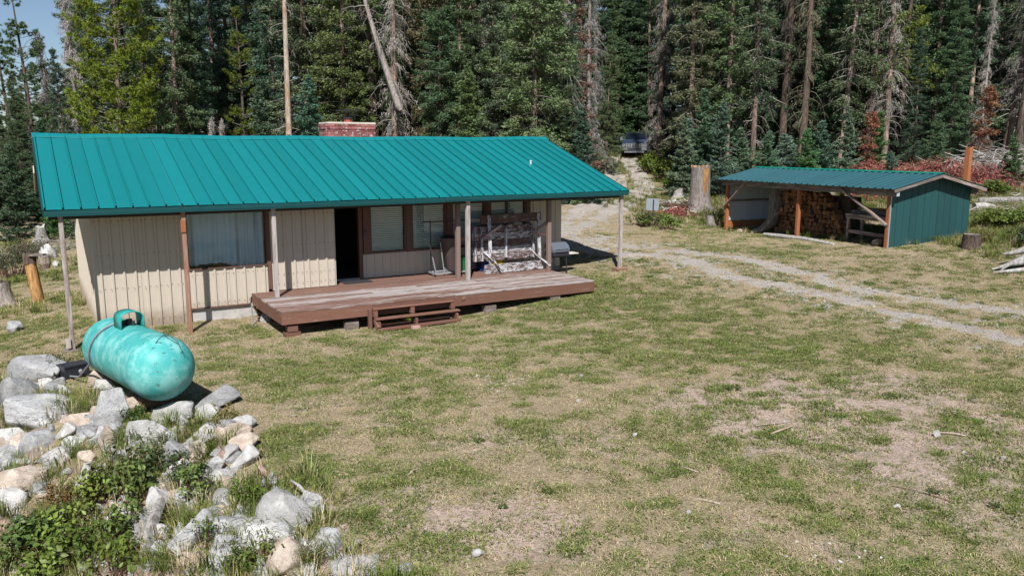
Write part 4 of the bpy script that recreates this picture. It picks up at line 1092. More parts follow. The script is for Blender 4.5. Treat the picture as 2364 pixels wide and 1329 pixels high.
for s_ in (-1, 1):
    mb = MB(); mb.add([(.95, s_ * .895, 1.45), (.50, s_ * .82, 1.86), (-.8, s_ * .82, 1.86), (-.95, s_ * .90, 1.45)], [(0, 1, 2, 3)]); mb.build("side_window", M_CGLASS, truck)
    hd = MB(); hd.box((2.84, s_ * .80, 1.00), (.14, .24, .20)); hd.build("headlight", M_CHROME, truck)
    mr = MB(); mr.box((.95, s_ * 1.12, 1.50), (.14, .2, .22)); mr.bar((.95, s_ * .9, 1.45), (.95, s_ * 1.08, 1.48), .05, .05); mr.build("mirror", M_CHROME, truck)
    for x in (1.85, -1.75):
        wl = MB(); wl.tube([(x, s_ * .72, .40), (x, s_ * 1.0, .40)], [.41, .41], 22); w_ = wl.build("wheel", M_RUBBER, truck)
        rm = MB(); rm.tube([(x, s_ * .99, .40), (x, s_ * 1.012, .40)], [.25, .23], 14); rm.build("rim", M_CHROME, w_)
        fl = MB(); fl.tube([(x + .5 * math.cos(a), s_ * 1.0, .42 + .5 * math.sin(a)) for a in [math.pi * k / 8 for k in range(9)]], .05, 6); fl.build("fender_flare", M_RUBBER, truck)
mb = MB(); mb.box((2.87, 0, 1.0), (.12, 1.30, .30)); g_ = mb.build("grille", M_BLACKM, truck)
mb = MB()
for k in range(4): mb.box((2.935, 0, .90 + k * .068), (.02, 1.26, .022))
for k in range(7): mb.box((2.933, -.6 + k * .2, 1.0), (.016, .03, .28))
mb.build("grille_bar", M_GREYM, g_)
mb = MB(); mb.box((2.88, 0, .72), (.26, 1.84, .20)); mb.box((2.86, 0, .52), (.2, 1.5, .14)); mb.build("bumper", M_CHROME, truck)
mb = MB(); mb.box((3.02, 0, .72), (.02, 1.0, .12)); mb.build("bumper_slot", M_BLACKM, truck)

# ------------------------------------------------------------------ sign, posts and stumps
sp_ = at_depth(1507, 35.5, 490); sg = thing("small_sign", "small grey blank metal sign on a thin dark stake beside the drive", "sign", sp_, -.52)
mb = MB(); mb.bar((0, -.03, -.1), (.01, -.06, .95), .04, .03); mb.build("stake", M_BLACKM, sg)
mb = MB(); mb.box((-.02, -.015, .74), (.56, .012, .52), Matrix.Rotation(.07, 3, 'Y')); mb.build("plate", m_plain("dull_grey_plate", (.24, .27, .30), .5, .4, .2), sg)

def stump(name, label, px, py, r, h, mat, seed=0, flare=1.5, top=None, n=18, jag=.1, D=None, roots=5, cat="stump"):
    p = ground_at(px, py) if D is None else at_depth(px, D, py)
    t = thing(name, label, cat, (p.x, p.y, hz(p.x, p.y)))
    rg = random.Random(seed); mb = MB(); zs = [-.15, .03, .12, .25, .45, .7, .9, 1.0]; V = []
    ph = rg.uniform(0, 6)
    for j, z in enumerate(zs):
        zz = -.15 if j == 0 else z * h
        fl = 1 + (flare - 1) * math.exp(-max(zz, 0) / (.22 * min(h, 1.2)))
        for k in range(n):
            a = 6.2832 * k / n
            rr = r * (fl * (1 + .16 * (fl - 1) * 2.4 * math.cos(roots * a + ph)) + .06 * rg.uniform(-1, 1)) * (1 - .08 * z)
            V.append((rr * math.cos(a), rr * math.sin(a), zz + (rg.uniform(-jag, jag) * h if j == len(zs) - 1 else 0)))
    mb.add(V, [(j * n + k, j * n + (k + 1) % n, (j + 1) * n + (k + 1) % n, (j + 1) * n + k) for j in range(len(zs) - 1) for k in range(n)])
    smooth_by_angle(mb.build("trunk", mat, t), 45)
    b = (len(zs) - 1) * n; mt = MB(); zc = sum(v[2] for v in V[b:]) / n
    mt.add([(v[0] * .985, v[1] * .985, v[2] - .004) for v in V[b:]] + [(0, 0, zc - .02)], [(k, (k + 1) % n, n) for k in range(n)]); mt.build("cut_face", top or M_DARKW, t)
    return t
ts = stump("tall_stump", "tall broken grey stump with orange split wood between the sign and the shed", 1614, 490, .52, 2.25, M_BARKG, 3, 1.75, M_ORSPLIT, 22, .05)
mb = MB(); dv = Vector((CAM.x - ts.location.x, CAM.y - ts.location.y, 0)).normalized(); rv = Vector((-dv.y, dv.x, 0))
V = []; zz = [.75, 1.0, 1.35, 1.7, 2.0, 2.2]; ww = [.06, .14, .20, .22, .23, .22]; c0 = rv * .22 + dv * .42
for z, w in zip(zz, ww):
    for u in (-1, -.4, .2, .8):
        V.append(c0 + rv * (w * u) + dv * (.06 - .10 * u * u + random.uniform(-.03, .03)) + Vector((0, 0, z + random.uniform(-.04, .04))))
mb.add(V, [(j * 4 + k, j * 4 + k + 1, j * 4 + k + 5, j * 4 + k + 4) for j in range(5) for k in range(3)]); mb.build("split_face", M_ORSPLIT, ts)
stump("old_stump", "small silvery stump with splayed roots left of the tall broken stump", 1565, 462, .26, .6, M_SILVER, 5, 2.3, M_SILVER, 16, .22)
stump("old_stump", "low grey stump in the grass just left of the wood shed", 1640, 522, .18, .45, M_BARKG, 6, 1.5, M_SILVER, 14, .1)
stump("chopping_block", "round dark chopping block standing right of the green shed wall", 2241, 574, .27, .46, M_BARKD, 8, 1.12, M_BARKG, 20, .02, roots=3)
stump("old_stump", "dark grey stump with a side spur at the left edge of the clearing", 8, 704, .24, .66, M_BARKG, 9, 1.7, M_BARKD, 16, .08)
stump("old_stump", "small broken grey stump beyond the leaning orange post", 97, 556, .26, .75, M_SILVER, 10, 1.5, M_SILVER, 12, .2)
lp = ground_at(90, 699)
ot = thing("carved_post", "leaning orange barked log post with charred grey top on the left lawn", "post", lp)
rv = RGT.copy(); tv = Vector((0, 0, 1)) * 1.42 - RGT * .17
mb = MB(); mb.tube([Vector((0, 0, -.1)), tv * .25, tv * .5, tv * .8], [.165, .155, .15, .15], 14, True, 0, .06, 2); smooth_by_angle(mb.build("log", M_ORSPLIT, ot), 50)
mb = MB(); mb.tube([tv * .79, tv * .92, tv * 1.0], [.165, .165, .14], 12, True, 0, .1, 3); mb.build("charred_top", M_BARKD, ot)
mb = MB(); mb.bar(tv * .97 + RGT * .08 - FWD * .05, tv * .97 + RGT * .46, .26, .05); mb.build("shelf", M_DARKW, ot)
mb = MB(); mb.tube([tv * .70 + RGT * .42, tv * .80 + RGT * .43, tv * .93 + RGT * .42], [.10, .15, .14], 8, True, 0, .1, 4); mb.build("bracket", M_SNAG, ot)
op = at_depth(2231, 32.5, 415)
o = plank("orange_post", (op.x, op.y, op.z - .2), (op.x, op.y, 3.55), .20, .20, M_ORANGEW, None, up=(0, 1, 0), bev=.01); tag(o, "tall square orange brown post standing behind the shed's right end", "post")
# driftwood roots at the right edge
rp = ground_at(2350, 625); q = lambda a, b, c: rp + RGT * a + Vector((FWD.x, FWD.y, 0)).normalized() * b + Vector((0, 0, c))
rt = thing("root_wad", "silver grey root wad with spreading roots at the right edge of the lawn", "root wad")
for i, (pl, rd) in enumerate((([(1.0, .4, .55), (.45, .25, .38), (-.1, .1, .2), (-.75, .0, .04)], [.24, .16, .09, .02]), ([(.9, -.1, .2), (.3, -.25, .1), (-.3, -.35, .06), (-.95, -.4, .02)], [.15, .09, .06, .015]), ([(1.2, .5, .8), (.55, .45, .6), (.05, .5, .44), (-.2, .5, .42)], [.26, .14, .07, .02]), ([(1.0, .3, .35), (.4, .0, .3), (-.35, -.12, .2), (-.55, -.1, .03)], [.18, .10, .05, .02]), ([(1.4, .2, .2), (.6, -.4, .12), (-.1, -.6, .02)], [.2, .12, .02]))):
    mb = MB(); mb.tube([q(*a) for a in pl], rd, 9, True, 0, .18, i); smooth_by_angle(mb.build("root", M_SILVER, rt), 60)
# bleached logs on the slash behind the shed
for i, (a, b, r0_, lab) in enumerate((((1925, 43, 374), (2030, 42, 378), .28, "long bleached log lying in the slash behind the red brush"), ((2130, 40, 384), (2364, 42, 372), .22, "bleached log lying behind the orange post at the forest edge"), ((2262, 36, 448), (2420, 35, 470), .20, "broad silver slab of wood on the slope right of the shed"), ((2255, 34, 424), (2300, 34, 430), .22, "short pale log end on the slope behind the shed post"), ((1935, 34.5, 392), (1965, 34.5, 394), .15, "pale wood end showing just above the shed ridge"))):
    pa = at_depth(*a); pb = at_depth(*b); mid_ = (pa + pb) / 2; mid_.z = max(mid_.z, (pa.z + pb.z) / 2)
    wood_tube("fallen_log", [pa + Vector((0, 0, r0_ * .7)), mid_ + Vector((0, 0, r0_ * .8)), pb + Vector((0, 0, r0_ * .6))], [r0_, r0_ * .9, r0_ * .6], lab, "log", M_SILVER, 12, .12, seed=i)
# ------------------------------------------------------------------ boulders of the rubble bank
def m_rock(name, a, b, speck, sp_amt=.5):
    n = NT(name); v = n.coords((1, 1, 1))
    big = n.noise(v, 2.2, 5, .65, .3); f = n.noise(v, 26, 4, .75); ve = n.voro(v, 60)
    c = n.mix(n.step(big, .35, .68), a, b)
    c = n.mix(n.math('MULTIPLY', n.step(f, .54, .64), sp_amt), c, speck)
    c = n.mix(n.math('MULTIPLY', n.step(n.noise(v, 7, 6, .75), .57, .68), .75 * sp_amt), c, (0.13, 0.13, 0.128))
    c = n.mix(n.math('MULTIPLY', n.step(n.noise(n.coords((1, 1, 1)), 4.5, 7, .8, .8), .60, .63), .5), c, (0.085, 0.085, 0.08))
    c = n.vary(c, .75, 1.15)
    n.bump(n.math('ADD', n.math('MULTIPLY', big, .5), n.math('MULTIPLY', n.noise(v, 12, 6, .75), .6)), .75, .05)
    return n.done(c, .88, .2)
M_ROCKS = {'g': m_rock("grey_speckled_granite", (0.26, 0.26, 0.265), (0.44, 0.438, 0.435), (0.12, 0.12, 0.125), .85),
           'w': m_rock("pale_granite", (0.35, 0.34, 0.33), (0.54, 0.53, 0.515), (0.25, 0.24, 0.23), .45),
           't': m_rock("tan_stone", (0.34, 0.27, 0.215), (0.54, 0.46, 0.39), (0.22, 0.16, 0.12), .4),
           'b': m_rock("reddish_brown_stone", (0.25, 0.165, 0.13), (0.42, 0.30, 0.245), (0.12, 0.08, 0.06), .4)}
def rock_mesh(seed, sub):
    bm = bmesh.new(); rg = random.Random(seed)
    if seed % 5:
        for k in range(rg.randint(11, 16)):
            d = Vector((rg.gauss(0, 1), rg.gauss(0, 1), rg.gauss(0, 1))).normalized(); bm.verts.new(d * rg.uniform(.42, .5))
        r_ = bmesh.ops.convex_hull(bm, input=bm.verts[:]); bmesh.ops.delete(bm, geom=[v for v in bm.verts if not v.link_faces], context='VERTS')
        bmesh.ops.bevel(bm, geom=bm.edges[:], offset=.028, segments=1, affect='EDGES', profile=.5)
        bmesh.ops.triangulate(bm, faces=bm.faces[:])
        bmesh.ops.subdivide_edges(bm, edges=[e for e in bm.edges if e.calc_length() > .12], cuts=3, use_grid_fill=True)
        bmesh.ops.triangulate(bm, faces=bm.faces[:])
        pl = []
    else:
        bmesh.ops.create_icosphere(bm, subdivisions=sub, radius=.5); pl = []
        for k in range(rg.randint(15, 20)):
            d = Vector((rg.gauss(0, 1), rg.gauss(0, 1), rg.gauss(0, 1))).normalized(); pl.append((d, rg.uniform(.25, .37)))
    for v in bm.verts:
        p = v.co.copy()
        for d, h in pl:
            e = p.dot(d) - h
            if e > 0: p -= d * e * .97
        nn = mnoise.noise(p * 3.6 + Vector((seed, 0, 0))) * .03 + mnoise.noise(p * 10 + Vector((0, seed, 0))) * .018
        v.co = p * (1 + nn * 2)
    me = bpy.data.meshes.new("boulder"); bm.to_mesh(me); bm.free()
    V = np.empty(len(me.vertices) * 3, np.float32); me.vertices.foreach_get('co', V); V = V.reshape(-1, 3)
    V -= (V.max(0) + V.min(0)) / 2; V /= (V.max(0) - V.min(0)); me.vertices.foreach_set('co', V.ravel())
    me.polygons.foreach_set('use_smooth', [True] * len(me.polygons))
    b2 = bmesh.new(); b2.from_mesh(me)
    for e in b2.edges:
        if len(e.link_faces) == 2 and e.calc_face_angle(0) > R(24): e.smooth = False
    b2.to_mesh(me); b2.free()
    return me
ROCK = {}
for k in range(9):
    base = rock_mesh(11 + k, 4)
    for c, m in M_ROCKS.items():
        r_ = base.copy(); r_.materials.append(m); ROCK[(k, c)] = r_
YC = math.atan2(RGT.y, RGT.x)
def rock(px, py, w, h, c, label, k=None, group=None, tilt=.25, cat="boulder", name="boulder", yaw=None, sink=.22, deep=.85):
    """px, py: where its foot stands in the picture; w, h: its size in photo pixels"""
    p = ground_at(px, py); D = (p - CAM).dot(FWD); m = D / FPX
    o = link(bpy.data.objects.new(name, ROCK[(random.randrange(9) if k is None else k, c)]))
    W_ = w * m * 1.16; Hh = h * m * 1.1
    o.scale = (W_, W_ * deep * random.uniform(.85, 1.1), Hh * 1.15)
    fw = Vector((FWD.x, FWD.y, 0)).normalized()
    o.location = p + fw * (W_ * .30) + Vector((0, 0, Hh * (.5 - sink)))
    o.rotation_euler = (random.uniform(-tilt, tilt), random.uniform(-tilt, tilt), YC + (random.uniform(-.4, .4) if yaw is None else yaw))
    return tag(o, label, cat, group)
def c5(x, y): return x / 2.0474, 680 + y / 2.0474
RK = [(115, 425, 250, 110, 'g', "long flat grey slab at the top left end of the rubble bank", .2), (60, 540, 160, 170, 'g', "big square cornered grey boulder at the left edge of the bank", 0),
 (140, 640, 290, 150, 'g', "large dark speckled boulder below the square grey one at far left", .2), (50, 715, 150, 90, 'w', "pale boulder half hidden at the left edge under the dark speckled one", 0),
 (150, 765, 150, 110, 'g', "light grey rounded boulder left of the long grass tuft", .3), (250, 825, 120, 95, 'w', "whitish tilted boulder in the grass below the light grey one", .4),
 (390, 935, 140, 130, 'w', "pointed pale boulder standing behind the red leaved shrub", .3), (350, 640, 115, 115, 't', "tan veined boulder left of the tall grey block", 0),
 (450, 440, 85, 85, 't', "tan rounded stone under the middle of the tank's left side", 0), (490, 455, 100, 60, 'w', "flat pale stone next to the tan one under the tank", 0),
 (520, 620, 150, 190, 'g', "tall upright grey block in front of the tank", 0), (455, 610, 100, 75, 't', "small tan stone at the left foot of the tall grey block", 0),
 (625, 545, 105, 70, 't', "tan stone wedged under the tank's near end", 0), (600, 500, 80, 45, 'b', "brown flat stone under the tank left of the tan one", 0),
 (265, 480, 110, 55, 'w', "pale flat stone in the gap left of the green tuft", 0), (790, 605, 190, 80, 'w', "long pale slab in front of the tank's near end", .1),
 (840, 638, 90, 70, 'w', "round pale stone below the long slab", 0), (975, 590, 110, 75, 'w', "whitish angular stone right of the long slab", 0),
 (1005, 540, 180, 90, 'g', "rough grey boulder at the right of the tank's near end", 0), (665, 735, 170, 130, 'w', "large white flat faced boulder in the middle of the bank", .2),
 (780, 715, 95, 70, 'w', "white block right of the large white boulder", .4), (862, 690, 65, 50, 'b', "small pinkish stone above the white slabs", 0),
 (930, 725, 200, 85, 'w', "broken white slabs stone in the middle right of the bank", .2), (1035, 685, 70, 60, 't', "small pale tan stone beside the broken white slabs", 0),
 (1145, 645, 95, 70, 'w', "white rounded boulder at the lawn edge above the tan ones", 0), (1110, 680, 120, 65, 't', "cream boulder at the lawn edge below the white rounded one", 0),
 (1140, 740, 120, 75, 't', "orange stained tan boulder at the lawn edge", 0), (1060, 790, 100, 80, 'b', "reddish brown boulder left of the white one at the lawn edge", 0),
 (1150, 820, 110, 105, 'w', "bright white angular boulder at the lawn edge by the green weeds", 0), (925, 785, 90, 95, 't', "pinkish upright stone right of the broken slabs", 0),
 (890, 815, 140, 70, 't', "flat pink tan stone under the upright pinkish one", 0), (750, 845, 230, 140, 'g', "broad grey white boulder with a dappled top in the bank's centre", .1),
 (470, 755, 130, 140, 't', "pale tan boulder left of the raspberry leaves", .3), (1040, 895, 100, 75, 'w', "white stone in shade below the reddish brown boulder", 0),
 (1060, 925, 110, 50, 't', "flat tan stone under the white shaded one", 0), (1055, 1010, 115, 95, 'w', "white boulder right of the dark green bramble", 0),
 (1088, 1010, 60, 70, 't', "small tan upright stone leaning on the white boulder", 0), (1045, 1065, 90, 80, 't', "rounded pale pink boulder below the bramble", 0),
 (740, 1085, 120, 180, 'w', "tall whitish boulder above the driftwood stick", 0), (870, 1055, 130, 110, 'g', "grey boulder between the driftwood stick and the bramble", 0),
 (1320, 1130, 270, 190, 'w', "long sloping grey white boulder at the right end of the bank", -.5), (1265, 1105, 80, 70, 't', "small tan stone nestled against the long sloping boulder", 0),
 (1245, 1205, 280, 115, 'w', "big white flat topped boulder at the lower right of the bank", .1), (900, 1210, 190, 180, 'g', "coarse dark speckled boulder at the foot of the driftwood stick", .2),
 (1060, 1160, 160, 110, 'g', "grey boulder between the coarse speckled one and the big white one", 0), (1110, 1320, 260, 130, 'g', "broad grey boulder at the bottom edge of the picture", .1),
 (1350, 1325, 190, 170, 't', "large pale pinkish boulder at the bottom right of the bank", .3), (900, 1300, 130, 100, 't', "tan boulder left of the broad grey one at the bottom", 0),
 (1410, 1335, 110, 50, 't', "orange tan stone at the bottom edge beside the pinkish boulder", 0), (60, 960, 210, 150, 't', "pale brown boulder sunk in grass at the left edge", .2), (30, 1040, 130, 120, 'w', "dull pale boulder below the brown one at the left edge", .2)]
for x, y, w, h, c, lab, yw in RK:
    px, py = c5(x, y); rock(px, py, w / 2.0474, h / 2.0474, c, lab, yaw=yw)
for px, py, w, h, c, lab in ((28, 768, 32, 26, 'g', "lone grey rock on the grass left of the cabin"), (34, 838, 28, 16, 'w', "low pale rock in the grass above the rubble bank's left end"), (108, 845, 30, 24, 'w', "white block of stone beside the dark bush at the porch post"),
 (818, 1268, 22, 24, 'w', "white oval stone on the lawn at the bank's lower right"), (790, 1296, 20, 16, 'w', "small grey white stone on the lawn near the bottom boulders"), (815, 1329, 110, 45, 'w', "long white boulder cut by the bottom edge on the lawn"), (930, 1322, 36, 20, 'w', "flat pale stone in the bare patch at the bottom"), (1104, 1286, 26, 18, 'w', "flat whitish stone in the lawn at the bottom centre"),
 (770, 1280, 20, 10, 'w', "low pale stone right of the tall weeds"), (612, 744, 24, 22, 'g', "grey stone at the foot of the deck's left corner"), (808, 748, 28, 24, 'b', "brown stone under the front of the deck"), (105, 600, 34, 36, 'w', "white rock behind the leaning orange post"), (122, 616, 20, 14, 'w', "small white rock right of the orange post"), (1336, 930, 9, 9, 'w', "small white stone on the lawn right of the quartz chips"), (1466, 1006, 11, 10, 'w', "white stone on the dry lawn left of centre of the bare patch"), (1590, 1188, 12, 12, 'w', "white stone on the lawn below the broken stick"), (1573, 1230, 10, 8, 't', "tan pebble on the lawn below the white stone"), (2318, 1062, 10, 10, 'w', "white stone at the right side of the lawn"), (2228, 1048, 9, 7, 'w', "white pebble left of the white stone at right"), (2165, 1008, 14, 14, 'w', "pale stone in the bare soil at right"), (1812, 977, 9, 6, 'w', "small white stone beside the straw heap"), (1352, 1092, 8, 7, 'w', "white pebble on the dry lawn at the left of the dark clod"), (2072, 1172, 16, 8, 'w', "flat pale stone in the lower right lawn"), (1340, 870, 12, 6, 'w', "thin white stone above the lone white stone")):
    rock(px, py, w, h, c, lab, cat="rock" if w > 18 else "stone", name="rock" if w > 18 else "stone", sink=.15)
# smaller stones filling the bank
rg = random.Random(5); cnt = 0
while cnt < 285:
    px = rg.uniform(-20, 800); py = rg.uniform(830, 1345); p = ground_at(px, py)
    b = float(bank_d(np.array([p.x]), np.array([p.y]))[0])
    dens = .95 if b < 2.2 else .25
    if b < .05 or b > 5 or rg.random() > dens: continue
    w = rg.choice((16, 20, 26, 32, 40, 52)) * (1.2 if py > 1000 else .9)
    rock(px, py, w, w * rg.uniform(.5, .85), rg.choice('wwggwgtbgtg'), "small loose stone filling the gaps of the rubble bank", group="small stones between the boulders", cat="stone", name="stone", tilt=.6); cnt += 1
# ------------------------------------------------------------------ conifers
M_FOL = m_leaf("conifer_needles", .5, 1.6, .12)
M_TWIG = m_leaf("dry_grey_twigs", .6, 1.4, .0, .8)
def tube_arr(pts, rad, n=3):
    """numpy tube -> verts, quads"""
    pts = np.asarray(pts, float); t = np.gradient(pts, axis=0); t /= np.linalg.norm(t, axis=1)[:, None] + 1e-9
    ref = np.array([.3, .2, .93]); a = np.cross(t, ref); a /= np.linalg.norm(a, axis=1)[:, None] + 1e-9; b = np.cross(t, a)
    an = 2 * np.pi * np.arange(n) / n
    V = pts[:, None] + (a[:, None] * np.cos(an)[None, :, None] + b[:, None] * np.sin(an)[None, :, None]) * np.asarray(rad)[:, None, None]
    m = len(pts); i = np.arange(m * n).reshape(m, n); j = np.roll(i, -1, 1)
    F = np.stack([i[:-1], j[:-1], j[1:], i[1:]], -1).reshape(-1, 4)
    return V.reshape(-1, 3), F
class Acc:
    def __init__(s): s.V = []; s.F = []; s.n = 0
    def add(s, V, F):
        if F.shape[1] == 4: F = np.concatenate([F[:, [0, 1, 2]], F[:, [0, 2, 3]]])
        s.V.append(V); s.F.append(F + s.n); s.n += len(V)
    def mesh(s, name, mat, smooth=False): return tri_mesh(name, np.concatenate(s.V), np.concatenate(s.F), mat, smooth)
def leaf_tris(rng, C, Dr, s0, s1, wr=.3, spread=.6, tri=True):
    """one needle spray triangle per centre C pointing along Dr"""
    n = len(C); d = Dr + rng.normal(0, spread, (n, 3)); d /= np.linalg.norm(d, axis=1)[:, None] + 1e-9
    q = rng.normal(0, 1, (n, 3)); sd_ = np.cross(d, q); sd_ /= np.linalg.norm(sd_, axis=1)[:, None] + 1e-9
    L = rng.uniform(s0, s1, n)[:, None]; w = L * wr
    V = np.stack([C - d * L * .45 - sd_ * w, C - d * L * .45 + sd_ * w, C + d * L * .55], 1).reshape(-1, 3)
    return V, np.arange(3 * n).reshape(n, 3)
def trunk_mesh(rng, h, r, name, mat, bend=.25, n=9, rings=16, top=.03):
    z = np.linspace(-.3, h, rings); u = np.clip(z / h, 0, 1)
    ph = rng.uniform(0, 6, 2)
    x = bend * (np.sin(u * 2.2 + ph[0]) - np.sin(ph[0])) * u; y = bend * (np.sin(u * 2.6 + ph[1]) - np.sin(ph[1])) * u
    rad = r * (1 - u) ** .8 + top + r * .45 * np.exp(-np.maximum(z, 0) / .35); rad *= rng.uniform(.95, 1.05, rings)
    V, F = tube_arr(np.stack([x, y, z], 1), rad, n)
    return tri_mesh(name, V, F, mat, True), (lambda zz: np.array([np.interp(zz, z, x), np.interp(zz, z, y), zz]))
def conifer(seed, h, r0, z0, nb, bark, tr=None, style='spruce', dense=1.0, nd=36, s0=.09, s1=.22, shed=0.0):
    """meshes of one conifer: trunk, crown of needle sprays, dead lower branches"""
    rng = np.random.default_rng(seed); tr = tr or h * .0066 + .03
    tm, ax_ = trunk_mesh(rng, h, tr, "trunk", bark)
    cr = Acc(); br = Acc()
    us = np.sort(rng.uniform(0, 1, nb) ** (1.0 if style != 'pine' else .9))
    az = rng.uniform(0, 6.28)
    skips = rng.uniform(0, 1, 14) < shed
    sect = rng.uniform(.72, 1.18, 9)
    for u in us:
        az += 2.399 + rng.normal(0, .35)
        z = z0 + (h - z0) * u * .99
        prof = (1 - u) ** .62 if style != 'pine' else (1 - u ** 2.2) ** .7 * (.55 + .45 * min(1, u * 5))
        if style == 'young': prof = (1 - u) ** .92
        L = r0 * prof * (rng.uniform(.62, 1.12) if style != 'young' else rng.uniform(.42, 1.22)) * sect[int(u * 8.99)] + .15
        if skips[int(u * 13.99)] and rng.random() < .75: L *= .45
        o = ax_(z); dv = np.array([math.cos(az), math.sin(az), 0]); lat = np.array([-dv[1], dv[0], 0])
        if style == 'pine': a0, dr, up = .35, .25, .35
        elif style == 'young': a0, dr, up = .10 + .5 * u, .22, .18
        else: a0, dr, up = -.05 + .55 * u, .62 - .35 * u, .30
        def P(t): t = np.asarray(t)[..., None]; return o + dv * L * t + np.array([0, 0, 1.0]) * (L * (a0 * t - dr * t * t + up * t ** 3))
        ts = np.linspace(0, 1, 5)
        if L > .5:
            V, F = tube_arr(P(ts), np.linspace(.012 + .012 * L, .005, 5), 3); br.add(V, F)
        nc = max(3, int((4 + L * 8.5) * dense)) if style == 'pine' else max(2, int((2 + L * (4.2 if style == 'spruce' else 8)) * dense))
        if style == 'pine':
            t = rng.uniform(.35, 1.0, nc) ** .7
            C = P(t) + lat * (rng.normal(0, .20, nc) * L * (1.1 - t * .5))[:, None] + rng.normal(0, .05, (nc, 3)) + np.array([0, 0, 1]) * rng.uniform(0, .14, nc)[:, None]
            k = 26; CC = np.repeat(C, k, 0); D_ = rng.normal(0, 1, (len(CC), 3)); D_[:, 2] += .55; D_ += dv * .4
            D_ /= np.linalg.norm(D_, axis=1)[:, None]
            V, F = leaf_tris(rng, CC + D_ * .085, D_, s0, s1, .085, .15); cr.add(V, F)
        else:
            t = rng.uniform(.12, 1.0, nc) ** .75
            wd = L * .34 * (1.15 - t) + .10
            sgn = rng.uniform(-1, 1, nc)
            hang = -np.abs(rng.normal(0, .05 + .06 * L, nc)) * (1.0 if style == 'spruce' else .35)
            C = P(t) + lat * (sgn * wd)[:, None] + np.array([0, 0, 1]) * hang[:, None]
            k = 34 if style == 'spruce' else 9; CC = np.repeat(C, k, 0) + rng.normal(0, .135 if style == 'spruce' else .055, (nc * k, 3)) * np.array([1, 1, .62])
            D_ = np.repeat(dv[None] * .8 + lat[None] * (sgn * .9)[:, None], k, 0); D_[:, 2] -= .18 if style == 'spruce' else -.1
            V, F = leaf_tris(rng, CC, D_, s0, s1, .20, .55); cr.add(V, F)
    # leader
    if style != 'pine':
        C = np.stack([ax_(z) for z in rng.uniform(h * .93, h * 1.0, 50)]) + rng.normal(0, .04, (50, 3)); V, F = leaf_tris(rng, C, np.tile([0, 0, 1.], (50, 1)), s0, s1, .2, .6); cr.add(V, F)
    dead_limbs(rng, br, ax_, .6, max(z0 + (h - z0) * .35, 1.2), nd, .35, min(1.9, r0 * .75))
    return [("trunk", tm, None), ("crown", cr.mesh("crown", M_FOL), 'c'), ("branches", br.mesh("branches", M_TWIG), 't')]
def dead_limbs(rng, br, ax_, za, zb, nd, l0, l1, twigs=4):
    for i in range(nd):
        z = rng.uniform(za, zb); a = rng.uniform(0, 6.28); L = rng.uniform(l0, l1); o = ax_(z)
        dv = np.array([math.cos(a), math.sin(a), 0]); t = np.linspace(0, 1, 6)[:, None]
        dr = rng.uniform(.2, .9); pts = o + dv * L * t * (1 - .25 * t) + np.array([0, 0, 1]) * (L * (rng.uniform(-.1, .25) * t - dr * t * t)) + np.cumsum(rng.normal(0, .018 * L, (6, 3)), 0)
        V, F = tube_arr(pts, np.linspace(.010 + .009 * L, .004, 6), 3); br.add(V, F)
        for j in range(twigs):
            k = rng.integers(2, 6); d2 = dv * rng.uniform(-.1, .5) + rng.normal(0, .35, 3); d2[2] -= .5
            l2 = L * rng.uniform(.15, .4); tt = np.linspace(0, 1, 3)[:, None]; p2 = pts[k] + d2 * l2 * tt + np.array([0, 0, -.25]) * l2 * tt * tt
            V, F = tube_arr(p2, [.006, .005, .003], 3); br.add(V, F)
def fuzz(rng, cr, ax_, z0, h, r0, n, col_drop=-.7, s=(.12, .34)):
    """hanging grey twigs and lichen of a dead conifer"""
    nb = n // 60
    for i in range(nb):
        u = rng.uniform(0, 1); z = z0 + (h - z0) * u; a = rng.uniform(0, 6.28); L = r0 * (1 - u * .8) * rng.uniform(.4, 1.1); o = ax_(z)
        dv = np.array([math.cos(a), math.sin(a), 0]); t = rng.uniform(.1, 1, 60)[:, None]
        C = o + dv * L * t + np.array([0, 0, -1]) * (L * .75 * t * t) + rng.normal(0, .07, (60, 3)) + np.array([0, 0, -1]) * np.abs(rng.normal(0, .12, (60, 1)))
        D_ = np.tile(dv * .35, (60, 1)); D_[:, 2] = col_drop
        V, F = leaf_tris(rng, C, D_, s[0], s[1], .05, .35); cr.add(V, F)
def dead_tree(seed, h, r0, z0, bark, tr, nf, nl, bend=.3, l1=1.6, twigs=5):
    rng = np.random.default_rng(seed); tm, ax_ = trunk_mesh(rng, h, tr, "trunk", bark, bend)
    br = Acc(); dead_limbs(rng, br, ax_, 1.0, h * .97, nl, .3, l1, twigs)
    if nf: fuzz(rng, br, ax_, z0, h, r0, nf)
    return [("trunk", tm, None), ("branches", br.mesh("branches", M_TWIG), 't')]
SPR = [conifer(100, 21, 2.7, .8, 165, M_BARKP, dense=1.15), conifer(101, 24, 3.0, 2.0, 165, M_BARKD, shed=.3), conifer(102, 20, 2.4, .8, 150, M_BARKD, dense=1.2), conifer(103, 23, 2.7, 3.0, 150, M_BARKP, shed=.45, nd=60), conifer(104, 19, 2.9, .5, 150, M_BARKP, dense=1.1), conifer(105, 22, 2.2, 2.5, 140, M_BARKD, shed=.25, nd=50)]
OPEN = [conifer(110, 24, 2.4, 4.5, 110, M_BARKP, tr=.17, shed=.5, nd=80), conifer(111, 25, 2.5, 5.5, 105, M_BARKD, tr=.20, shed=.4, nd=90), conifer(112, 23, 2.2, 4.0, 110, M_BARKP, tr=.155, shed=.55, nd=80)]
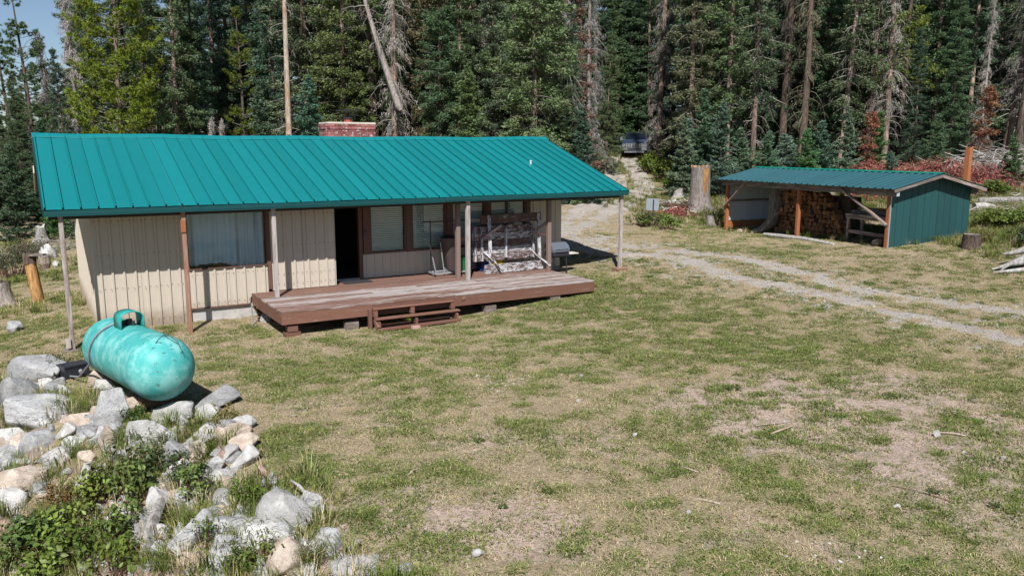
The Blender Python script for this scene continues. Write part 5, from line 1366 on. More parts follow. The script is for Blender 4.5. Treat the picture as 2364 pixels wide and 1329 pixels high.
PIN = [conifer(120, 16, 2.4, .8, 150, M_BARKP, style='pine', s0=.16, s1=.30), conifer(121, 15, 1.7, 2.0, 80, M_BARKD, style='pine', s0=.14, s1=.26), conifer(122, 13, 1.3, 1.5, 75, M_BARKD, style='pine', s0=.14, s1=.24)]
YNG = [conifer(130, 4.2, 1.35, .1, 120, M_BARKD, style='young', dense=2.0, nd=0, s0=.08, s1=.19, shed=.25), conifer(131, 6.0, 1.8, .1, 150, M_BARKD, style='young', dense=1.7, shed=.3, nd=0, s0=.09, s1=.20), conifer(132, 3.0, 1.15, .05, 90, M_BARKD, style='young', dense=2.3, nd=0, s0=.07, s1=.16), conifer(133, 8.5, 2.2, .2, 170, M_BARKD, style='young', dense=1.5, shed=.3, nd=0, s0=.10, s1=.22)]
DED = [dead_tree(140, 17, 1.5, 2.0, M_BARKG, .13, 8000, 60), dead_tree(141, 21, 1.3, 1.5, M_BARKP, .16, 9000, 70), dead_tree(142, 22, .8, 5, M_SNAG, .14, 0, 46, .18, 1.5), dead_tree(143, 20, 1.0, 3, M_BARKD, .19, 3500, 80, .5, 2.0), dead_tree(144, 7, .8, .8, M_BARKG, .06, 4500, 30, .2, .8), dead_tree(145, 22, 1.5, 4, M_BARKP, .18, 7000, 100, .35, 2.2)]
RDT = conifer(150, 5.5, 1.1, .5, 60, M_BARKG, shed=.6, nd=50, dense=.55)
GREYG = (.088, .112, .058); DGRN = (.058, .092, .046); BLUEG = (.088, .125, .085); OLIVE = (.10, .125, .05); YEL = (.135, .175, .024); TW = (.17, .15, .135); TWP = (.29, .265, .24); RED = (.20, .075, .052)
tree_n = 0
PLACED = []
def tree(name, label, kind, pos, sc=1.0, col=DGRN, tw=TW, group=None, rz=None, lean=(0, 0), cat="tree"):
    rg = random
    t = thing(name, label, cat, pos, 0, group)
    t.rotation_euler = (lean[0], lean[1], rg.uniform(0, 6.28) if rz is None else rz)
    t.scale = (sc * rg.uniform(.86, 1.14), sc * rg.uniform(.86, 1.14), sc * rg.uniform(.96, 1.06))
    j = [rg.uniform(.85, 1.16) for _ in range(3)]
    for nm, me, ck in kind:
        o = link(bpy.data.objects.new(nm, me), t)
        if ck == 'c': o.color = (col[0] * j[0] * .92, col[1] * (j[0] * .5 + j[1] * .5) * 1.02, col[2] * j[2] * .90, 1)
        elif ck == 't': o.color = (*tw, 1)
    PLACED.append((pos.x, pos.y))
    return t
def T(name, label, kind, px, D, sc=1.0, col=DGRN, tw=TW, **k): return tree(name, label, kind, at_depth(px, D), sc, col, tw, **k)
# trees one can pick out along the edge of the forest, left to right
T("pine_tree", "thin sparse pine at the left edge with its top against the sky", PIN[2], 30, 58, 1.0, (.075, .10, .045))
T("pine_tree", "narrow dark pine with its tip in the open sky at upper left", PIN[1], 80, 55, .93, (.07, .105, .045))
T("dead_tree", "thin bare dead stem beside the narrow pine at upper left", DED[4], 128, 60, 1.75, tw=TW)
T("dead_tree", "grey dead conifer with drooping twigs left of the bright pine", DED[0], 182, 52, .95, tw=(.30, .27, .26))
T("pine_tree", "big bright yellow green pine behind the left end of the teal roof", PIN[0], 280, 43, .98, YEL)
T("spruce_tree", "dark full spruce at the left edge reaching to the grass", SPR[2], 45, 50, .42, (.062, .092, .045))
T("spruce_tree", "dark spruce between the left edge and the bright pine", SPR[4], 150, 49, .50, (.06, .088, .045))
T("spruce_tree", "small bushy spruce just left of the cabin's end wall", YNG[1], 195, 41, .72, (.055, .095, .045))
T("young_spruce", "low dark spruce by the grass edge at far left", YNG[1], 20, 43, .85, (.05, .08, .045))
T("young_spruce", "second low spruce at the grass edge, right of the one at far left", YNG[3], 88, 44, .72, (.052, .085, .05))
T("young_spruce", "bright green little spruce behind the first porch post", YNG[2], 118, 41, .8, (.06, .12, .03))
T("spruce_tree", "tall grey green spruce with a pale trunk right of the bright pine", SPR[3], 412, 45, .9, GREYG)
T("spruce_tree", "spruce with grey lichen twigs behind the bright pine's right side", SPR[5], 350, 49, .95, GREYG, TWP)
T("dead_tree", "pair of thin dead grey saplings above the teal roof", DED[4], 482, 39, .78, tw=TWP)
T("dead_tree", "second thin dead sapling right of the pair above the roof", DED[4], 510, 39.5, .72, tw=TWP)
T("pine_tree", "slim yellow green pine strip between the spruces above the roof", PIN[1], 565, 50, .8, (.12, .15, .03))
T("spruce_tree", "blue green spruce above the roof left of the bare snag", SPR[0], 505, 52, .9, (.07, .12, .08))
T("young_spruce", "blue green young spruce behind the roof at the foot of the bare snag", YNG[3], 615, 41, .74, BLUEG)
T("young_spruce", "blue green young spruce touching the chimney's left side", YNG[3], 715, 40, .80, (.068, .12, .088))
T("dead_tree", "pale tan bare snag without bark behind the roof", DED[2], 668, 45, .98, tw=TWP)
T("spruce_tree", "olive green spruce above the chimney", SPR[4], 795, 46, .95, (.095, .125, .045))
T("dead_tree", "brown dead trunk with twigs standing right of the chimney", DED[5], 912, 44, .92, tw=TWP)
T("dead_tree", "dark straight trunk just right of the chimney", DED[3], 870, 47, .95, tw=(.10, .085, .075))
T("spruce_tree", "dark spruce left of the reddish drooping one", SPR[5], 945, 52, 1.0, DGRN)
T("spruce_tree", "drooping spruce with rust red dead sprays in its upper crown", SPR[1], 990, 50, .95, (.105, .088, .055), (.26, .2, .18))
T("spruce_tree", "grey green spruce right of the reddish one above the roof", SPR[0], 1060, 46, .88, GREYG)
T("spruce_tree", "small round spruce at the roof ridge left of the dark thin trunk", YNG[3], 1085, 42, .82, OLIVE)
T("dead_tree", "dark thin leafless trunk in the gap of sky left of the big spruce", DED[3], 1112, 48, .8, tw=(.09, .08, .07))
T("spruce_tree", "spruce with a pinkish trunk left of the big broad spruce", OPEN[0], 1182, 47, .95, GREYG)
T("spruce_tree", "big broad grey green spruce behind the roof's right end", SPR[4], 1232, 41, .95, (.09, .118, .06))
T("dead_tree", "thick pinkish trunk standing behind the big broad spruce", DED[5], 1288, 46, 1.0, tw=TWP)
T("spruce_tree", "narrow tree with rusty brown needles beside the thick pinkish trunk", SPR[5], 1312, 51, .85, (.17, .09, .065), (.28, .22, .2))
T("dead_tree", "silver grey dead conifer left of the drive's forest entrance", DED[0], 1358, 54, 1.0, tw=(.21, .20, .195))
T("spruce_tree", "grey green spruce at the left side of the drive", SPR[2], 1318, 46, .5, (.085, .112, .066))
T("young_spruce", "bushy spruce at the left verge of the drive beside the roof end", YNG[1], 1345, 41.5, .80, (.055, .085, .055))
T("young_spruce", "small dark spruce behind the bushy one at the drive's left verge", YNG[1], 1300, 45, .9, (.06, .09, .055))
T("dead_tree", "tree of curved bare grey branches left of the truck", DED[3], 1372, 63, .6, tw=(.28, .27, .23))
T("spruce_tree", "grey lichen draped conifer with a pink foot right of the truck", DED[1], 1520, 57, 1.15, tw=(.20, .175, .16))
T("spruce_tree", "tall spruce behind the lichen draped conifer", SPR[0], 1605, 68, 1.15, (.07, .11, .065))
T("spruce_tree", "grey twiggy spruce with two rust red sprays left of centre right", SPR[3], 1592, 51, .9, (.10, .105, .075), TWP)
T("spruce_tree", "spruce with a reddish trunk behind the tall broken stump", OPEN[2], 1678, 50, .92, (.092, .125, .06))
T("spruce_tree", "pinkish trunked tree with white twigs left of the two dark trunks", OPEN[0], 1738, 49, 1.0, GREYG, TWP)
T("dead_tree", "left one of the two dark trunks behind the wood shed", DED[3], 1805, 53, 1.15, tw=(.08, .07, .06))
T("dead_tree", "right one of the two dark trunks, leaning, behind the wood shed", DED[3], 1848, 50, 1.1, tw=(.15, .14, .09), lean=(0, .045), rz=-.55)
T("spruce_tree", "tree with a slightly leaning pale trunk right of the dark trunks", OPEN[2], 1940, 49, 1.0, GREYG, TWP, lean=(0, .04), rz=-.55)
T("spruce_tree", "pink trunked spruce right of the leaning pale trunk", OPEN[0], 2003, 51, .95, (.08, .115, .05))
T("dead_tree", "bare grey trunk with long twigs right of the pink trunked spruce", DED[5], 2042, 50, .85, tw=TWP)
T("spruce_tree", "yellowish green spruce crown above the bare grey trunk", OPEN[1], 2075, 54, .95, (.115, .15, .03))
T("spruce_tree", "broad dark green spruce behind the right half of the shed", SPR[4], 2110, 50, .45, (.055, .085, .05))
T("spruce_tree", "dense spruce right of the broad dark one behind the shed", SPR[2], 2190, 48, .55, (.07, .105, .06))
T("spruce_tree", "tall blue green spruce in the upper right", SPR[0], 2230, 54, 1.0, (.07, .115, .075))
T("dead_tree", "small tree with brick red dead needles left of the broad dark spruce", RDT, 2000, 47, .72, RED, (.2, .16, .14))
T("dead_tree", "small tree with brick red dead needles behind the orange brown post", RDT, 2258, 45, .85, RED, (.25, .2, .18))
T("dead_tree", "grey twiggy dead tree behind the small red tree at right", DED[0], 2262, 47, .6, tw=TWP)
T("dead_tree", "leaning brown trunk at the right edge of the picture", DED[5], 2318, 46, 1.0, tw=TW, lean=(0, .09), rz=-.55)
T("dead_tree", "dark leaning trunk outermost at the right edge", DED[3], 2345, 45, 1.1, tw=(.11, .095, .085), lean=(0, .07), rz=-.55)
for i, (px, D, k, s, c, lab) in enumerate(((1600, 50, 0, .9, (.065, .11, .085), "young blue spruce right of the leafy bush by the drive"), (1580, 45, 1, .72, BLUEG, "blue green young spruce left of the tall broken stump"), (1625, 47, 1, .95, (.06, .105, .06), "green young spruce right behind the tall broken stump"), (1665, 45, 3, .62, (.082, .125, .09), "pale blue young spruce above the shed's left roof end"), (1720, 46, 0, .9, (.08, .11, .075), "greyish young spruce above the left part of the shed roof"),
 (1775, 46, 0, .72, (.07, .12, .075), "small spruce above the shed roof left of its middle"), (1815, 47, 2, 1.0, (.085, .115, .085), "grey green little spruce in front of the left dark trunk"), (1868, 45, 0, .8, (.062, .12, .05), "bright green little spruce in front of the right dark trunk"), (1905, 46, 0, .86, (.065, .105, .075), "pointed young spruce above the middle of the shed roof"), (1955, 46, 1, .68, BLUEG, "blue green young spruce above the shed roof's right half"),
 (2025, 48, 1, .62, (.06, .11, .045), "green young spruce between the red needled tree and the dark one"), (2068, 42, 2, .62, (.075, .12, .085), "tiny blue spruce in the red brush"), (2160, 44, 1, .62, (.055, .085, .05), "dark young spruce left of the orange brown post"), (2340, 41, 0, .6, (.062, .09, .055), "dark low spruce at the right edge above the brush"), (1548, 58, 2, .85, (.06, .10, .06), "low dark spruce right behind the leafy bush by the drive"), (1568, 46, 2, .7, (.06, .10, .055), "low spruce in front of the leafy bush's right side"))):
    T("young_spruce", lab, YNG[k], px, D, s, tuple(q_ * 1.25 for q_ in c))
for px, D, k, s, c, lab in ((455, 47, 2, .75, (.075, .11, .06), "narrow grey green spruce right of the pale trunked one above the roof"), (540, 55, 0, .95, (.065, .11, .07), "dark spruce behind the slim yellow pine"), (640, 49, 2, .9, (.07, .115, .075), "blue green spruce standing left of the bare snag"), (745, 50, 0, .9, (.075, .115, .06), "dense spruce right of the bare snag"), (850, 51, 2, .95, (.06, .10, .05), "dark narrow spruce behind the leaning dead trunk"), (1015, 45, 2, .7, (.075, .11, .06), "narrow spruce in front of the rusty one above the roof"), (1140, 46, 2, .8, (.085, .115, .065), "spruce between the dark thin trunk and the pinkish one"), (1275, 45, 2, .62, (.085, .11, .065), "slim spruce at the foot of the thick pinkish trunk"), (1400, 57, 4, .5, (.08, .105, .06), "low grey green spruce at the drive's left bend"), (1635, 53, 0, .95, (.07, .105, .06), "dark spruce behind the tall broken stump"), (1770, 55, 2, .95, (.065, .10, .055), "dark spruce between the twiggy pinkish trunk and the dark ones"), (1895, 53, 2, .9, (.07, .11, .06), "spruce left of the leaning pale trunk"), (1975, 55, 0, .9, (.065, .10, .055), "spruce between the leaning pale trunk and the pink one"), (2150, 55, 0, .95, (.065, .105, .06), "tall dark spruce behind the shed's right half"), (2290, 56, 4, .85, (.06, .095, .055), "dark spruce behind the leaning trunks at the right edge")):
    T("spruce_tree", lab, SPR[k], px, D, s, c)
# the leaning dead trunk resting in the trees right of the chimney
la = at_depth(925, 42.5); la.z = CAM.z + (341 - 252) / FPX * 42.5; lb = at_depth(832, 44.5); lb.z = CAM.z + (341 + 60) / FPX * 44.5
lt = thing("dead_tree", "broken dead trunk leaning diagonally against the trees right of the chimney", "tree", la)
mb = MB(); dl = lb - la; mb.tube([dl * t + Vector((0, 0, -.35 * math.sin(3.1 * t))) for t in (-.03, 0, .2, .4, .6, .8, 1)], [.10, .20, .17, .145, .12, .10, .07], 10, True, 0, .14, 4); mb.build("trunk", M_BARKG, lt)
br = Acc(); rng = np.random.default_rng(9)
def lax(z): t = z / 10.0; p = dl * t; return np.array([p.x, p.y, p.z])
dead_limbs(rng, br, lax, .1, 9.5, 34, .5, 1.9, 5); o = link(bpy.data.objects.new("branches", br.mesh("branches", M_TWIG)), lt); o.color = (*TWP, 1)
for px, D, kd, sc in ((1400, 82, SPR[0], 1.0), (1425, 86, SPR[4], 1.1), (1450, 83, SPR[2], 1.1), (1472, 88, SPR[0], 1.1), (1495, 80, SPR[4], 1.0), (1440, 94, SPR[5], 1.2), (1385, 78, SPR[2], .9), (1412, 90, SPR[3], 1.2), (1480, 96, SPR[1], 1.2), (1540, 78, SPR[2], .9), (1430, 80, YNG[3], 1.2), (1470, 81, YNG[3], 1.1), (1402, 76, YNG[1], 1.0), (1455, 79.5, YNG[1], 1.2)):
    T("spruce_tree", "dark spruce in the shade closing off the drive behind the truck", kd, px, D, sc, DGRN, group="spruces behind the truck")
# the forest behind them, row upon row
rg = random.Random(21)
def road_free(px, D): return not (1345 < px < 1585 and D < 75) and not (1390 < px < 1530 and D < 84)
k = 0; tries = 0
while k < 275 and tries < 6000:
    tries += 1
    D = 47 + 58 * rg.random() ** 1.25; px = rg.uniform(-420, 2780)
    if not road_free(px, D): continue
    if px > 1950 and D < 52: continue
    p = at_depth(px, D)
    if any((p.x - a) ** 2 + (p.y - b) ** 2 < 5.0 for a, b in PLACED): continue
    r = rg.random()
    if px < 165:
        if D < 52: continue
        top = 3.555 + D * (341 - rg.uniform(170, 330) - max(0, 60 - px) * .3) / FPX - p.z
        kd = rg.choice(SPR[:3]); sc = max(.25, top / 21); nm, lab, col, grp = "spruce_tree", "low dark spruce in the thinner forest at the far left", rg.choice((DGRN, GREYG)), "spruces of the thinner forest at far left"
        if sc > .8: sc = .6
    elif r < .70:
        kd = rg.choice(SPR); sc = rg.uniform(.8, 1.15); nm, lab, grp = "spruce_tree", "grey green spruce deep in the forest behind the front trees", "spruces deep in the forest"; col = rg.choice((DGRN, GREYG, (.075, .11, .065), (.07, .115, .07), (.095, .115, .055)))
    elif r < .86:
        kd = rg.choice(OPEN); sc = rg.uniform(.85, 1.15); nm, lab, grp = "spruce_tree", "tall spruce with a bare lower trunk deep in the forest", "bare trunked spruces deep in the forest"; col = rg.choice((DGRN, GREYG, OLIVE))
    elif r < .97:
        kd = rg.choice((DED[0], DED[1], DED[3], DED[5])); sc = rg.uniform(.8, 1.15); nm, lab, grp = "dead_tree", "dead grey conifer deep in the forest behind the front trees", "dead conifers deep in the forest"; col = DGRN
    else:
        kd = rg.choice(PIN[1:]); sc = rg.uniform(.9, 1.3); nm, lab, grp = "pine_tree", "yellow green pine deep in the forest behind the front trees", "pines deep in the forest"; col = rg.choice(((.12, .15, .025), (.09, .12, .035)))
    tree(nm, lab, kd, p, sc, col, rg.choice((TW, TWP, (.16, .14, .125))), group=grp); k += 1

# understorey: young spruces standing in the shade between the big trunks
k = 0; tries = 0
while k < 90 and tries < 4000:
    tries += 1
    D = rg.uniform(48, 82); px = rg.uniform(-300, 2650)
    if not road_free(px, D) or (px > 1950 and D < 50): continue
    p = at_depth(px, D)
    if any((p.x - a) ** 2 + (p.y - b) ** 2 < 1.5 for a, b in PLACED): continue
    tree("young_spruce", "young spruce growing in the shade between the forest trunks", rg.choice(YNG), p, rg.uniform(.6, 1.25), rg.choice((DGRN, GREYG, BLUEG)), group="young spruces inside the forest"); k += 1
# ------------------------------------------------------------------ leafy shrubs
M_LEAF = m_leaf("broad_leaves", .6, 1.5, .30, .45)
M_STEM = m_leaf("reddish_stems", .7, 1.3, .0, .7)
def leaf_quads(rng, C, N, s0, s1, asp=.62):
    """folded leaf: two quads-in-one diamond per centre, normal N"""
    n = len(C); N = N / (np.linalg.norm(N, axis=1)[:, None] + 1e-9)
    a = np.cross(N, rng.normal(0, 1, (n, 3))); a /= np.linalg.norm(a, axis=1)[:, None] + 1e-9; b = np.cross(N, a)
    L = rng.uniform(s0, s1, n)[:, None]; w = L * asp * .5
    V = np.stack([C - a * L * .5, C - a * L * .1 + b * w + N * L * .08, C + a * L * .5 - N * L * .06, C - a * L * .1 - b * w + N * L * .08], 1).reshape(-1, 3)
    i = np.arange(4 * n).reshape(n, 4)
    F = np.concatenate([i[:, [0, 1, 2]], i[:, [0, 2, 3]]])
    return V, F
def shrub(seed, w, h, ns, nl, s0, s1, cone=.55):
    rng = np.random.default_rng(seed); lf = Acc(); st = Acc()
    for i in range(ns):
        a = rng.uniform(0, 6.28); r = w * .5 * math.sqrt(rng.random()); b = np.array([r * .45 * math.cos(a), r * .45 * math.sin(a), 0]); hh = h * rng.uniform(.55, 1.05) * (1 - .35 * (r / (w * .5)) ** 2)
        tip = np.array([r * 1.0 * math.cos(a), r * 1.0 * math.sin(a), hh]); t = np.linspace(0, 1, 5)[:, None]
        pts = b * (1 - t) + tip * t + np.array([0, 0, 1]) * (.22 * h * np.sin(t * 3.0)) * .4 + rng.normal(0, .012, (5, 3))
        V, F = tube_arr(pts, np.linspace(.006, .0025, 5) * (1 + h), 3); st.add(V, F)
        k = nl // ns; tt = rng.uniform(.25, 1.05, k) ** .8
        C = np.stack([np.interp(tt, t[:, 0], pts[:, j]) for j in range(3)], 1); off = rng.normal(0, 1, (k, 3)) * np.array([1, 1, .5]); C = C + off * (.045 + .05 * w) * rng.uniform(.4, 1, (k, 1))
        N = off * .5 + np.array([0, 0, 1.0]) + rng.normal(0, .4, (k, 3))
        V, F = leaf_quads(rng, C, N, s0, s1); lf.add(V, F)
    return [("leaves", lf.mesh("leaves", M_LEAF), 'c'), ("stems", st.mesh("stems", M_STEM), 't')]
SHR = [shrub(1, 1.0, .75, 20, 420, .055, .13), shrub(2, 1.0, .60, 22, 480, .05, .12), shrub(3, .5, .8, 10, 420, .04, .08), shrub(4, 1.0, .9, 40, 2200, .05, .11), shrub(5, .35, .7, 6, 150, .035, .075), shrub(6, 1.0, .5, 36, 1500, .02, .05)]
BG = (.15, .20, .04); BD = (.11, .16, .04); BY = (.16, .19, .03); BR = (.16, .085, .03)
def bush(px, py, w, h, k, col, label, name="shrub", cat="shrub", st=(.13, .06, .045), group=None, D=None):
    p = ground_at(px, py) if D is None else at_depth(px, D, py); d = (p - CAM).dot(FWD); m = d / FPX
    t = thing(name, label, cat, p, random.uniform(0, 6.28), group)
    bw = {0: 1.0, 1: 1.0, 2: .5, 3: 1.0, 4: .35, 5: 1.0}[k]; bh = {0: .7, 1: .55, 2: .8, 3: .9, 4: .7, 5: .5}[k]
    s = w * m / bw; t.scale = (s, s, h * m / bh)
    for nm, me, ck in SHR[k]:
        o = link(bpy.data.objects.new(nm, me), t); o.color = (*(col if ck == 'c' else st), 1)
    return t
def b5(x, y, w, h, k, col, lab, **kw):
    px, py = c5(x, y); return bush(px, py, w / 2.0474, h / 2.0474, k, col, lab, **kw)
b5(560, 930, 260, 230, 0, (.085, .10, .025), "raspberry shrub with some rust red leaves in the middle of the bank")
b5(640, 1010, 260, 230, 1, BD, "dark green raspberry shrub in front of the red leaved one")
b5(470, 1010, 240, 200, 1, BG, "green raspberry shrub left of the dark one at the bank's centre")
b5(290, 1010, 150, 140, 0, (.15, .10, .035), "low shrub with brownish orange leaves at the left of the bank")
b5(330, 1180, 330, 220, 1, BG, "broad green bramble at the lower left of the picture")
b5(180, 1230, 330, 220, 1, (.07, .12, .03), "green bramble left of the broad one at the lower left")
b5(420, 1290, 360, 230, 1, (.085, .13, .025), "leafy green bramble at the bottom edge left of the driftwood stick")
b5(220, 1345, 400, 220, 1, BG, "bramble mass cut by the bottom edge at lower left")
b5(560, 1340, 300, 200, 1, (.095, .135, .02), "yellowish green bramble at the bottom edge near the driftwood stick")
b5(580, 1160, 250, 200, 1, BD, "dark bramble right of the broad green one")
b5(60, 1330, 200, 160, 1, BD, "dark leafy bramble in the bottom left corner")
b5(930, 985, 190, 230, 2, BD, "dark green bramble among the white boulders at right of the bank")
b5(880, 900, 190, 160, 0, (.05, .075, .03), "dark bramble shading the broad grey white boulder")
b5(760, 850, 230, 160, 0, (.05, .08, .028), "thin bramble over the broad grey white boulder")
b5(1160, 985, 170, 140, 0, (.085, .15, .02), "bright green weed with large leaves at the lawn edge of the bank")
b5(640, 640, 150, 120, 1, (.065, .11, .02), "small leafy green shrub in front of the tank")
b5(270, 385, 140, 130, 5, (.035, .055, .03), "dark little bush beside the regulator box", st=(.06, .04, .03))
b5(1060, 620, 130, 110, 0, (.13, .12, .03), "yellowing weed between the boulders right of the tank")
b5(970, 1210, 90, 260, 4, (.10, .15, .03), "tall thin green plant in front of the coarse speckled boulder")
b5(1290, 1290, 120, 260, 4, (.11, .15, .03), "thin pale green sprig hanging over the big white boulder")
b5(1200, 1320, 120, 200, 4, (.10, .14, .03), "second thin sprig left of the one over the white boulder")
b5(1120, 1335, 110, 200, 2, (.085, .12, .03), "leafy sprig at the bottom edge in front of the broad grey boulder")
b5(770, 1080, 110, 130, 4, (.22, .22, .03), "yellow leaved seedling above the driftwood stick")
b5(990, 745, 90, 70, 0, BG, "small green weed beside the reddish brown boulder")
b5(1190, 770, 70, 90, 4, (.10, .15, .03), "small sprig by the bright white angular boulder")
b5(1215, 1060, 120, 90, 5, BD, "dark grassy weed clump beside the long sloping boulder")
b5(1480, 1280, 150, 150, 5, (.09, .14, .03), "green tufted weed at the lower right end of the bank")
b5(1355, 960, 70, 60, 0, BG, "small leafy weed at the top of the long sloping boulder")
bush(578, 1320, 26, 30, 0, (.07, .14, .02), "bright broad leaved weed at the bottom edge below the pinkish boulder")
bush(605, 728, 40, 44, 0, (.085, .15, .02), "green weed growing at the left corner of the deck")
bush(918, 742, 46, 48, 4, (.14, .22, .02), "bright green seedling growing up through the pallet steps")
bush(945, 745, 30, 26, 4, (.15, .22, .02), "small bright seedling at the foot of the steps")
bush(706, 752, 20, 16, 0, (.08, .15, .02), "small weed in the shade under the deck's front left corner")
bush(1508, 395, 68, 56, 3, (.12, .17, .03), "leafy yellow green bush at the right side of the drive", D=57)
bush(1535, 412, 60, 50, 3, (.10, .145, .03), "second leafy bush in front of the one beside the drive", D=53)
bush(1545, 428, 40, 28, 3, (.09, .14, .03), "low leafy bush at the foot of the two by the drive", D=49)
bush(1475, 522, 70, 30, 1, (.085, .13, .03), "low green scrub at the drive verge left of the sign", group=None)
bush(1500, 520, 80, 40, 5, (.07, .085, .05), "greyish low scrub at the foot of the small sign")
bush(1560, 490, 80, 34, 5, (.12, .08, .06), "dull purple brown scrub left of the tall stump")
bush(1540, 530, 70, 36, 1, (.10, .15, .03), "green weeds in front of the small sign")
bush(1650, 520, 60, 60, 5, (.12, .14, .05), "tall grassy weeds between the stump and the shed")
bush(30, 640, 100, 90, 5, (.05, .065, .035), "dark dense thicket at the left edge behind the grey stump")
bush(70, 600, 90, 60, 5, (.07, .08, .045), "thin grey green scrub behind the leaning orange post")
bush(2300, 425, 60, 40, 3, (.10, .16, .03), "leafy green bush on the slope above the silver slab", D=38)
bush(2295, 525, 90, 45, 3, (.12, .17, .035), "bright green bush on the slope right of the shed")
bush(2350, 520, 70, 40, 3, (.10, .15, .03), "green bush at the right edge beside the silver slab")
bush(2270, 560, 70, 50, 5, (.14, .17, .04), "grassy weeds behind the chopping block")
bush(2350, 570, 60, 50, 1, (.06, .085, .035), "dark weed behind the root wad")
for px, py, w, h, lab in ((1694, 897, 40, 12, "low plant with a few red leaves on the bare soil"), (2152, 1138, 34, 16, "low dark plant with red leaf tips in the lower right lawn"), (2296, 1172, 28, 20, "single dark green weed at the lower right edge"), (1160, 1172, 26, 14, "small dandelion like weed in the lower centre lawn"), (1264, 1138, 32, 16, "small leafy weed right of the dandelion like one"), (1105, 1020, 26, 12, "pale yellow green weed in the middle of the lawn")):
    bush(px, py, w, h, 0, (.06, .10, .03) if 'dark' in lab else (.09, .13, .03), lab, name="weed", cat="weed")
# driftwood stick on the bank, sticks on the lawn
def stick(a, b, r, label, mat=M_SNAG, lift=.01, bendz=.0, n=6):
    p = ground_at(*a); q_ = ground_at(*b); m_ = (p + q_) / 2 + Vector((0, 0, bendz)); m_.z = max(m_.z, hz(m_.x, m_.y))
    up = Vector((0, 0, r * .6 + lift)); mb = MB(); mb.tube([p + up, m_ + up, q_ + up], [r * .6, r, r * .8], n, True, 0, .15, 3); return tag(mb.build("stick", mat), label, "stick")
pa = ground_at(*c5(690, 1270)); pb = ground_at(*c5(775, 1085))
wood_tube("driftwood", [pa + Vector((0, 0, .10)), (pa + pb) / 2 + Vector((0, 0, .26)), pb + Vector((0, 0, .3))], [.075, .065, .05], "pale driftwood stick leaning on the boulders at the bottom of the bank", "driftwood", M_SILVER, 8, .2)
stick((1400 / 2.0474 - 10, 1140), (1455 / 2.0474 + 4, 1180), .018, "curved grey stick lying along the long sloping boulder", M_SILVER, .16)
for a, b, r, lab in (((1596, 1152), (1664, 1166), .016, "broken pale stick lying on the lower lawn"), ((1572, 1078), (1614, 1092), .010, "thin straw coloured stick above the broken one"), ((1128, 930), (1152, 926), .012, "short grey stick on the lawn below the quartz chips"), ((1740, 985), (1800, 978), .012, "pale twig at the edge of the bare soil"), ((1780, 1003), (1830, 985), .014, "bent twig in the straw heap by the bare soil"), ((940, 1100), (970, 1082), .008, "dark twig on the lawn left of centre"), ((680, 1105), (700, 1080), .009, "dark bent twig near the bank's lawn edge"), ((770, 1090), (805, 1097), .009, "thin twig on the lawn right of the dark bent one"), ((2170, 1000), (2230, 1008), .014, "forked twig in the bare soil at right"), ((2060, 1122), (2200, 1160), .008, "long straw stalk in the lower right lawn"), ((1420, 770), (1466, 767), .014, "pale stick lying on the lawn below the deck's right end"), ((560, 722), (566, 700), .006, "dark stub beside the standpipe")):
    stick(a, b, r, lab)
# quartz chips: a sprinkle nobody would count
rng = np.random.default_rng(3); mb = MB()
for cx_, cy_, n_, s_ in ((1138, 892, 34, 14), (1120, 868, 6, 10), (1190, 876, 6, 8), (1960, 1290, 16, 40), (1850, 1270, 12, 30), (905, 690, 0, 1), (140, 580, 40, 40), (150, 640, 14, 20), (770, 760, 10, 40), (880, 750, 8, 30)):
    for i in range(n_):
        p = ground_at(cx_ + rng.normal(0, s_), cy_ + rng.normal(0, s_ * .7)); s = rng.uniform(.007, .019)
        mb.box(p + Vector((0, 0, s * .3)), (s * 2, s * 1.3, s), Euler((rng.uniform(-.5, .5), rng.uniform(-.5, .5), rng.uniform(0, 6))).to_matrix())
tag(mb.build("quartz_chips", M_ROCKS['w']), "white stone chips scattered on the lawn", "stone chips", kind="stuff")
# ------------------------------------------------------------------ slash: red brush, grey branches
def brush(name, label, pts, n, col, seed, L=(.5, 1.4), needles=0, hgt=.7, mat=None, rad=.010):
    rng = np.random.default_rng(seed); a = Acc(); lf = Acc()
    for i in range(n):
        j = rng.integers(0, len(pts)); cx_, cy_, sx, sy = pts[j]
        x = cx_ + rng.normal(0, sx); y = cy_ + rng.normal(0, sy); z0_ = hz(x, y); hh = hgt * math.exp(-(((x - cx_) / sx) ** 2 + ((y - cy_) / sy) ** 2) * .35)
        an = rng.uniform(0, 6.28); l = rng.uniform(*L); d = np.array([math.cos(an), math.sin(an), rng.uniform(-.25, .45)]) * l; t = np.linspace(-.5, .5, 4)[:, None]
        o = np.array([x, y, z0_ + rng.uniform(.02, 1) * hh + .05]); pp = o + d * t + np.array([0, 0, -1]) * (t * t * l * rng.uniform(-.2, .6)) + rng.normal(0, .03, (4, 3))
        V, F = tube_arr(pp, np.linspace(1.3, .4, 4) * rad * rng.uniform(.6, 1.6), 3); a.add(V, F)
        if needles:
            C = pp[rng.integers(0, 4, needles)] + rng.normal(0, .09, (needles, 3)); V, F = leaf_tris(rng, C, np.tile(d * .4 + np.array([0, 0, -.15]), (needles, 1)), .10, .26, .16, .5); lf.add(V, F)
    t = thing(name, label, "brush pile")
    o = link(bpy.data.objects.new("branches", a.mesh("branches", M_TWIG)), t); o['kind'] = 'stuff'; o.color = (*((.20, .10, .075) if needles else col), 1)
    if needles: o = link(bpy.data.objects.new("needles", lf.mesh("needles", M_FOL)), t); o['kind'] = 'stuff'; o.color = (*col, 1)
    return t
def bp(px, D, sx=1.4, sy=.9):
    p = at_depth(px, D); return (p.x, p.y, sx, sy)
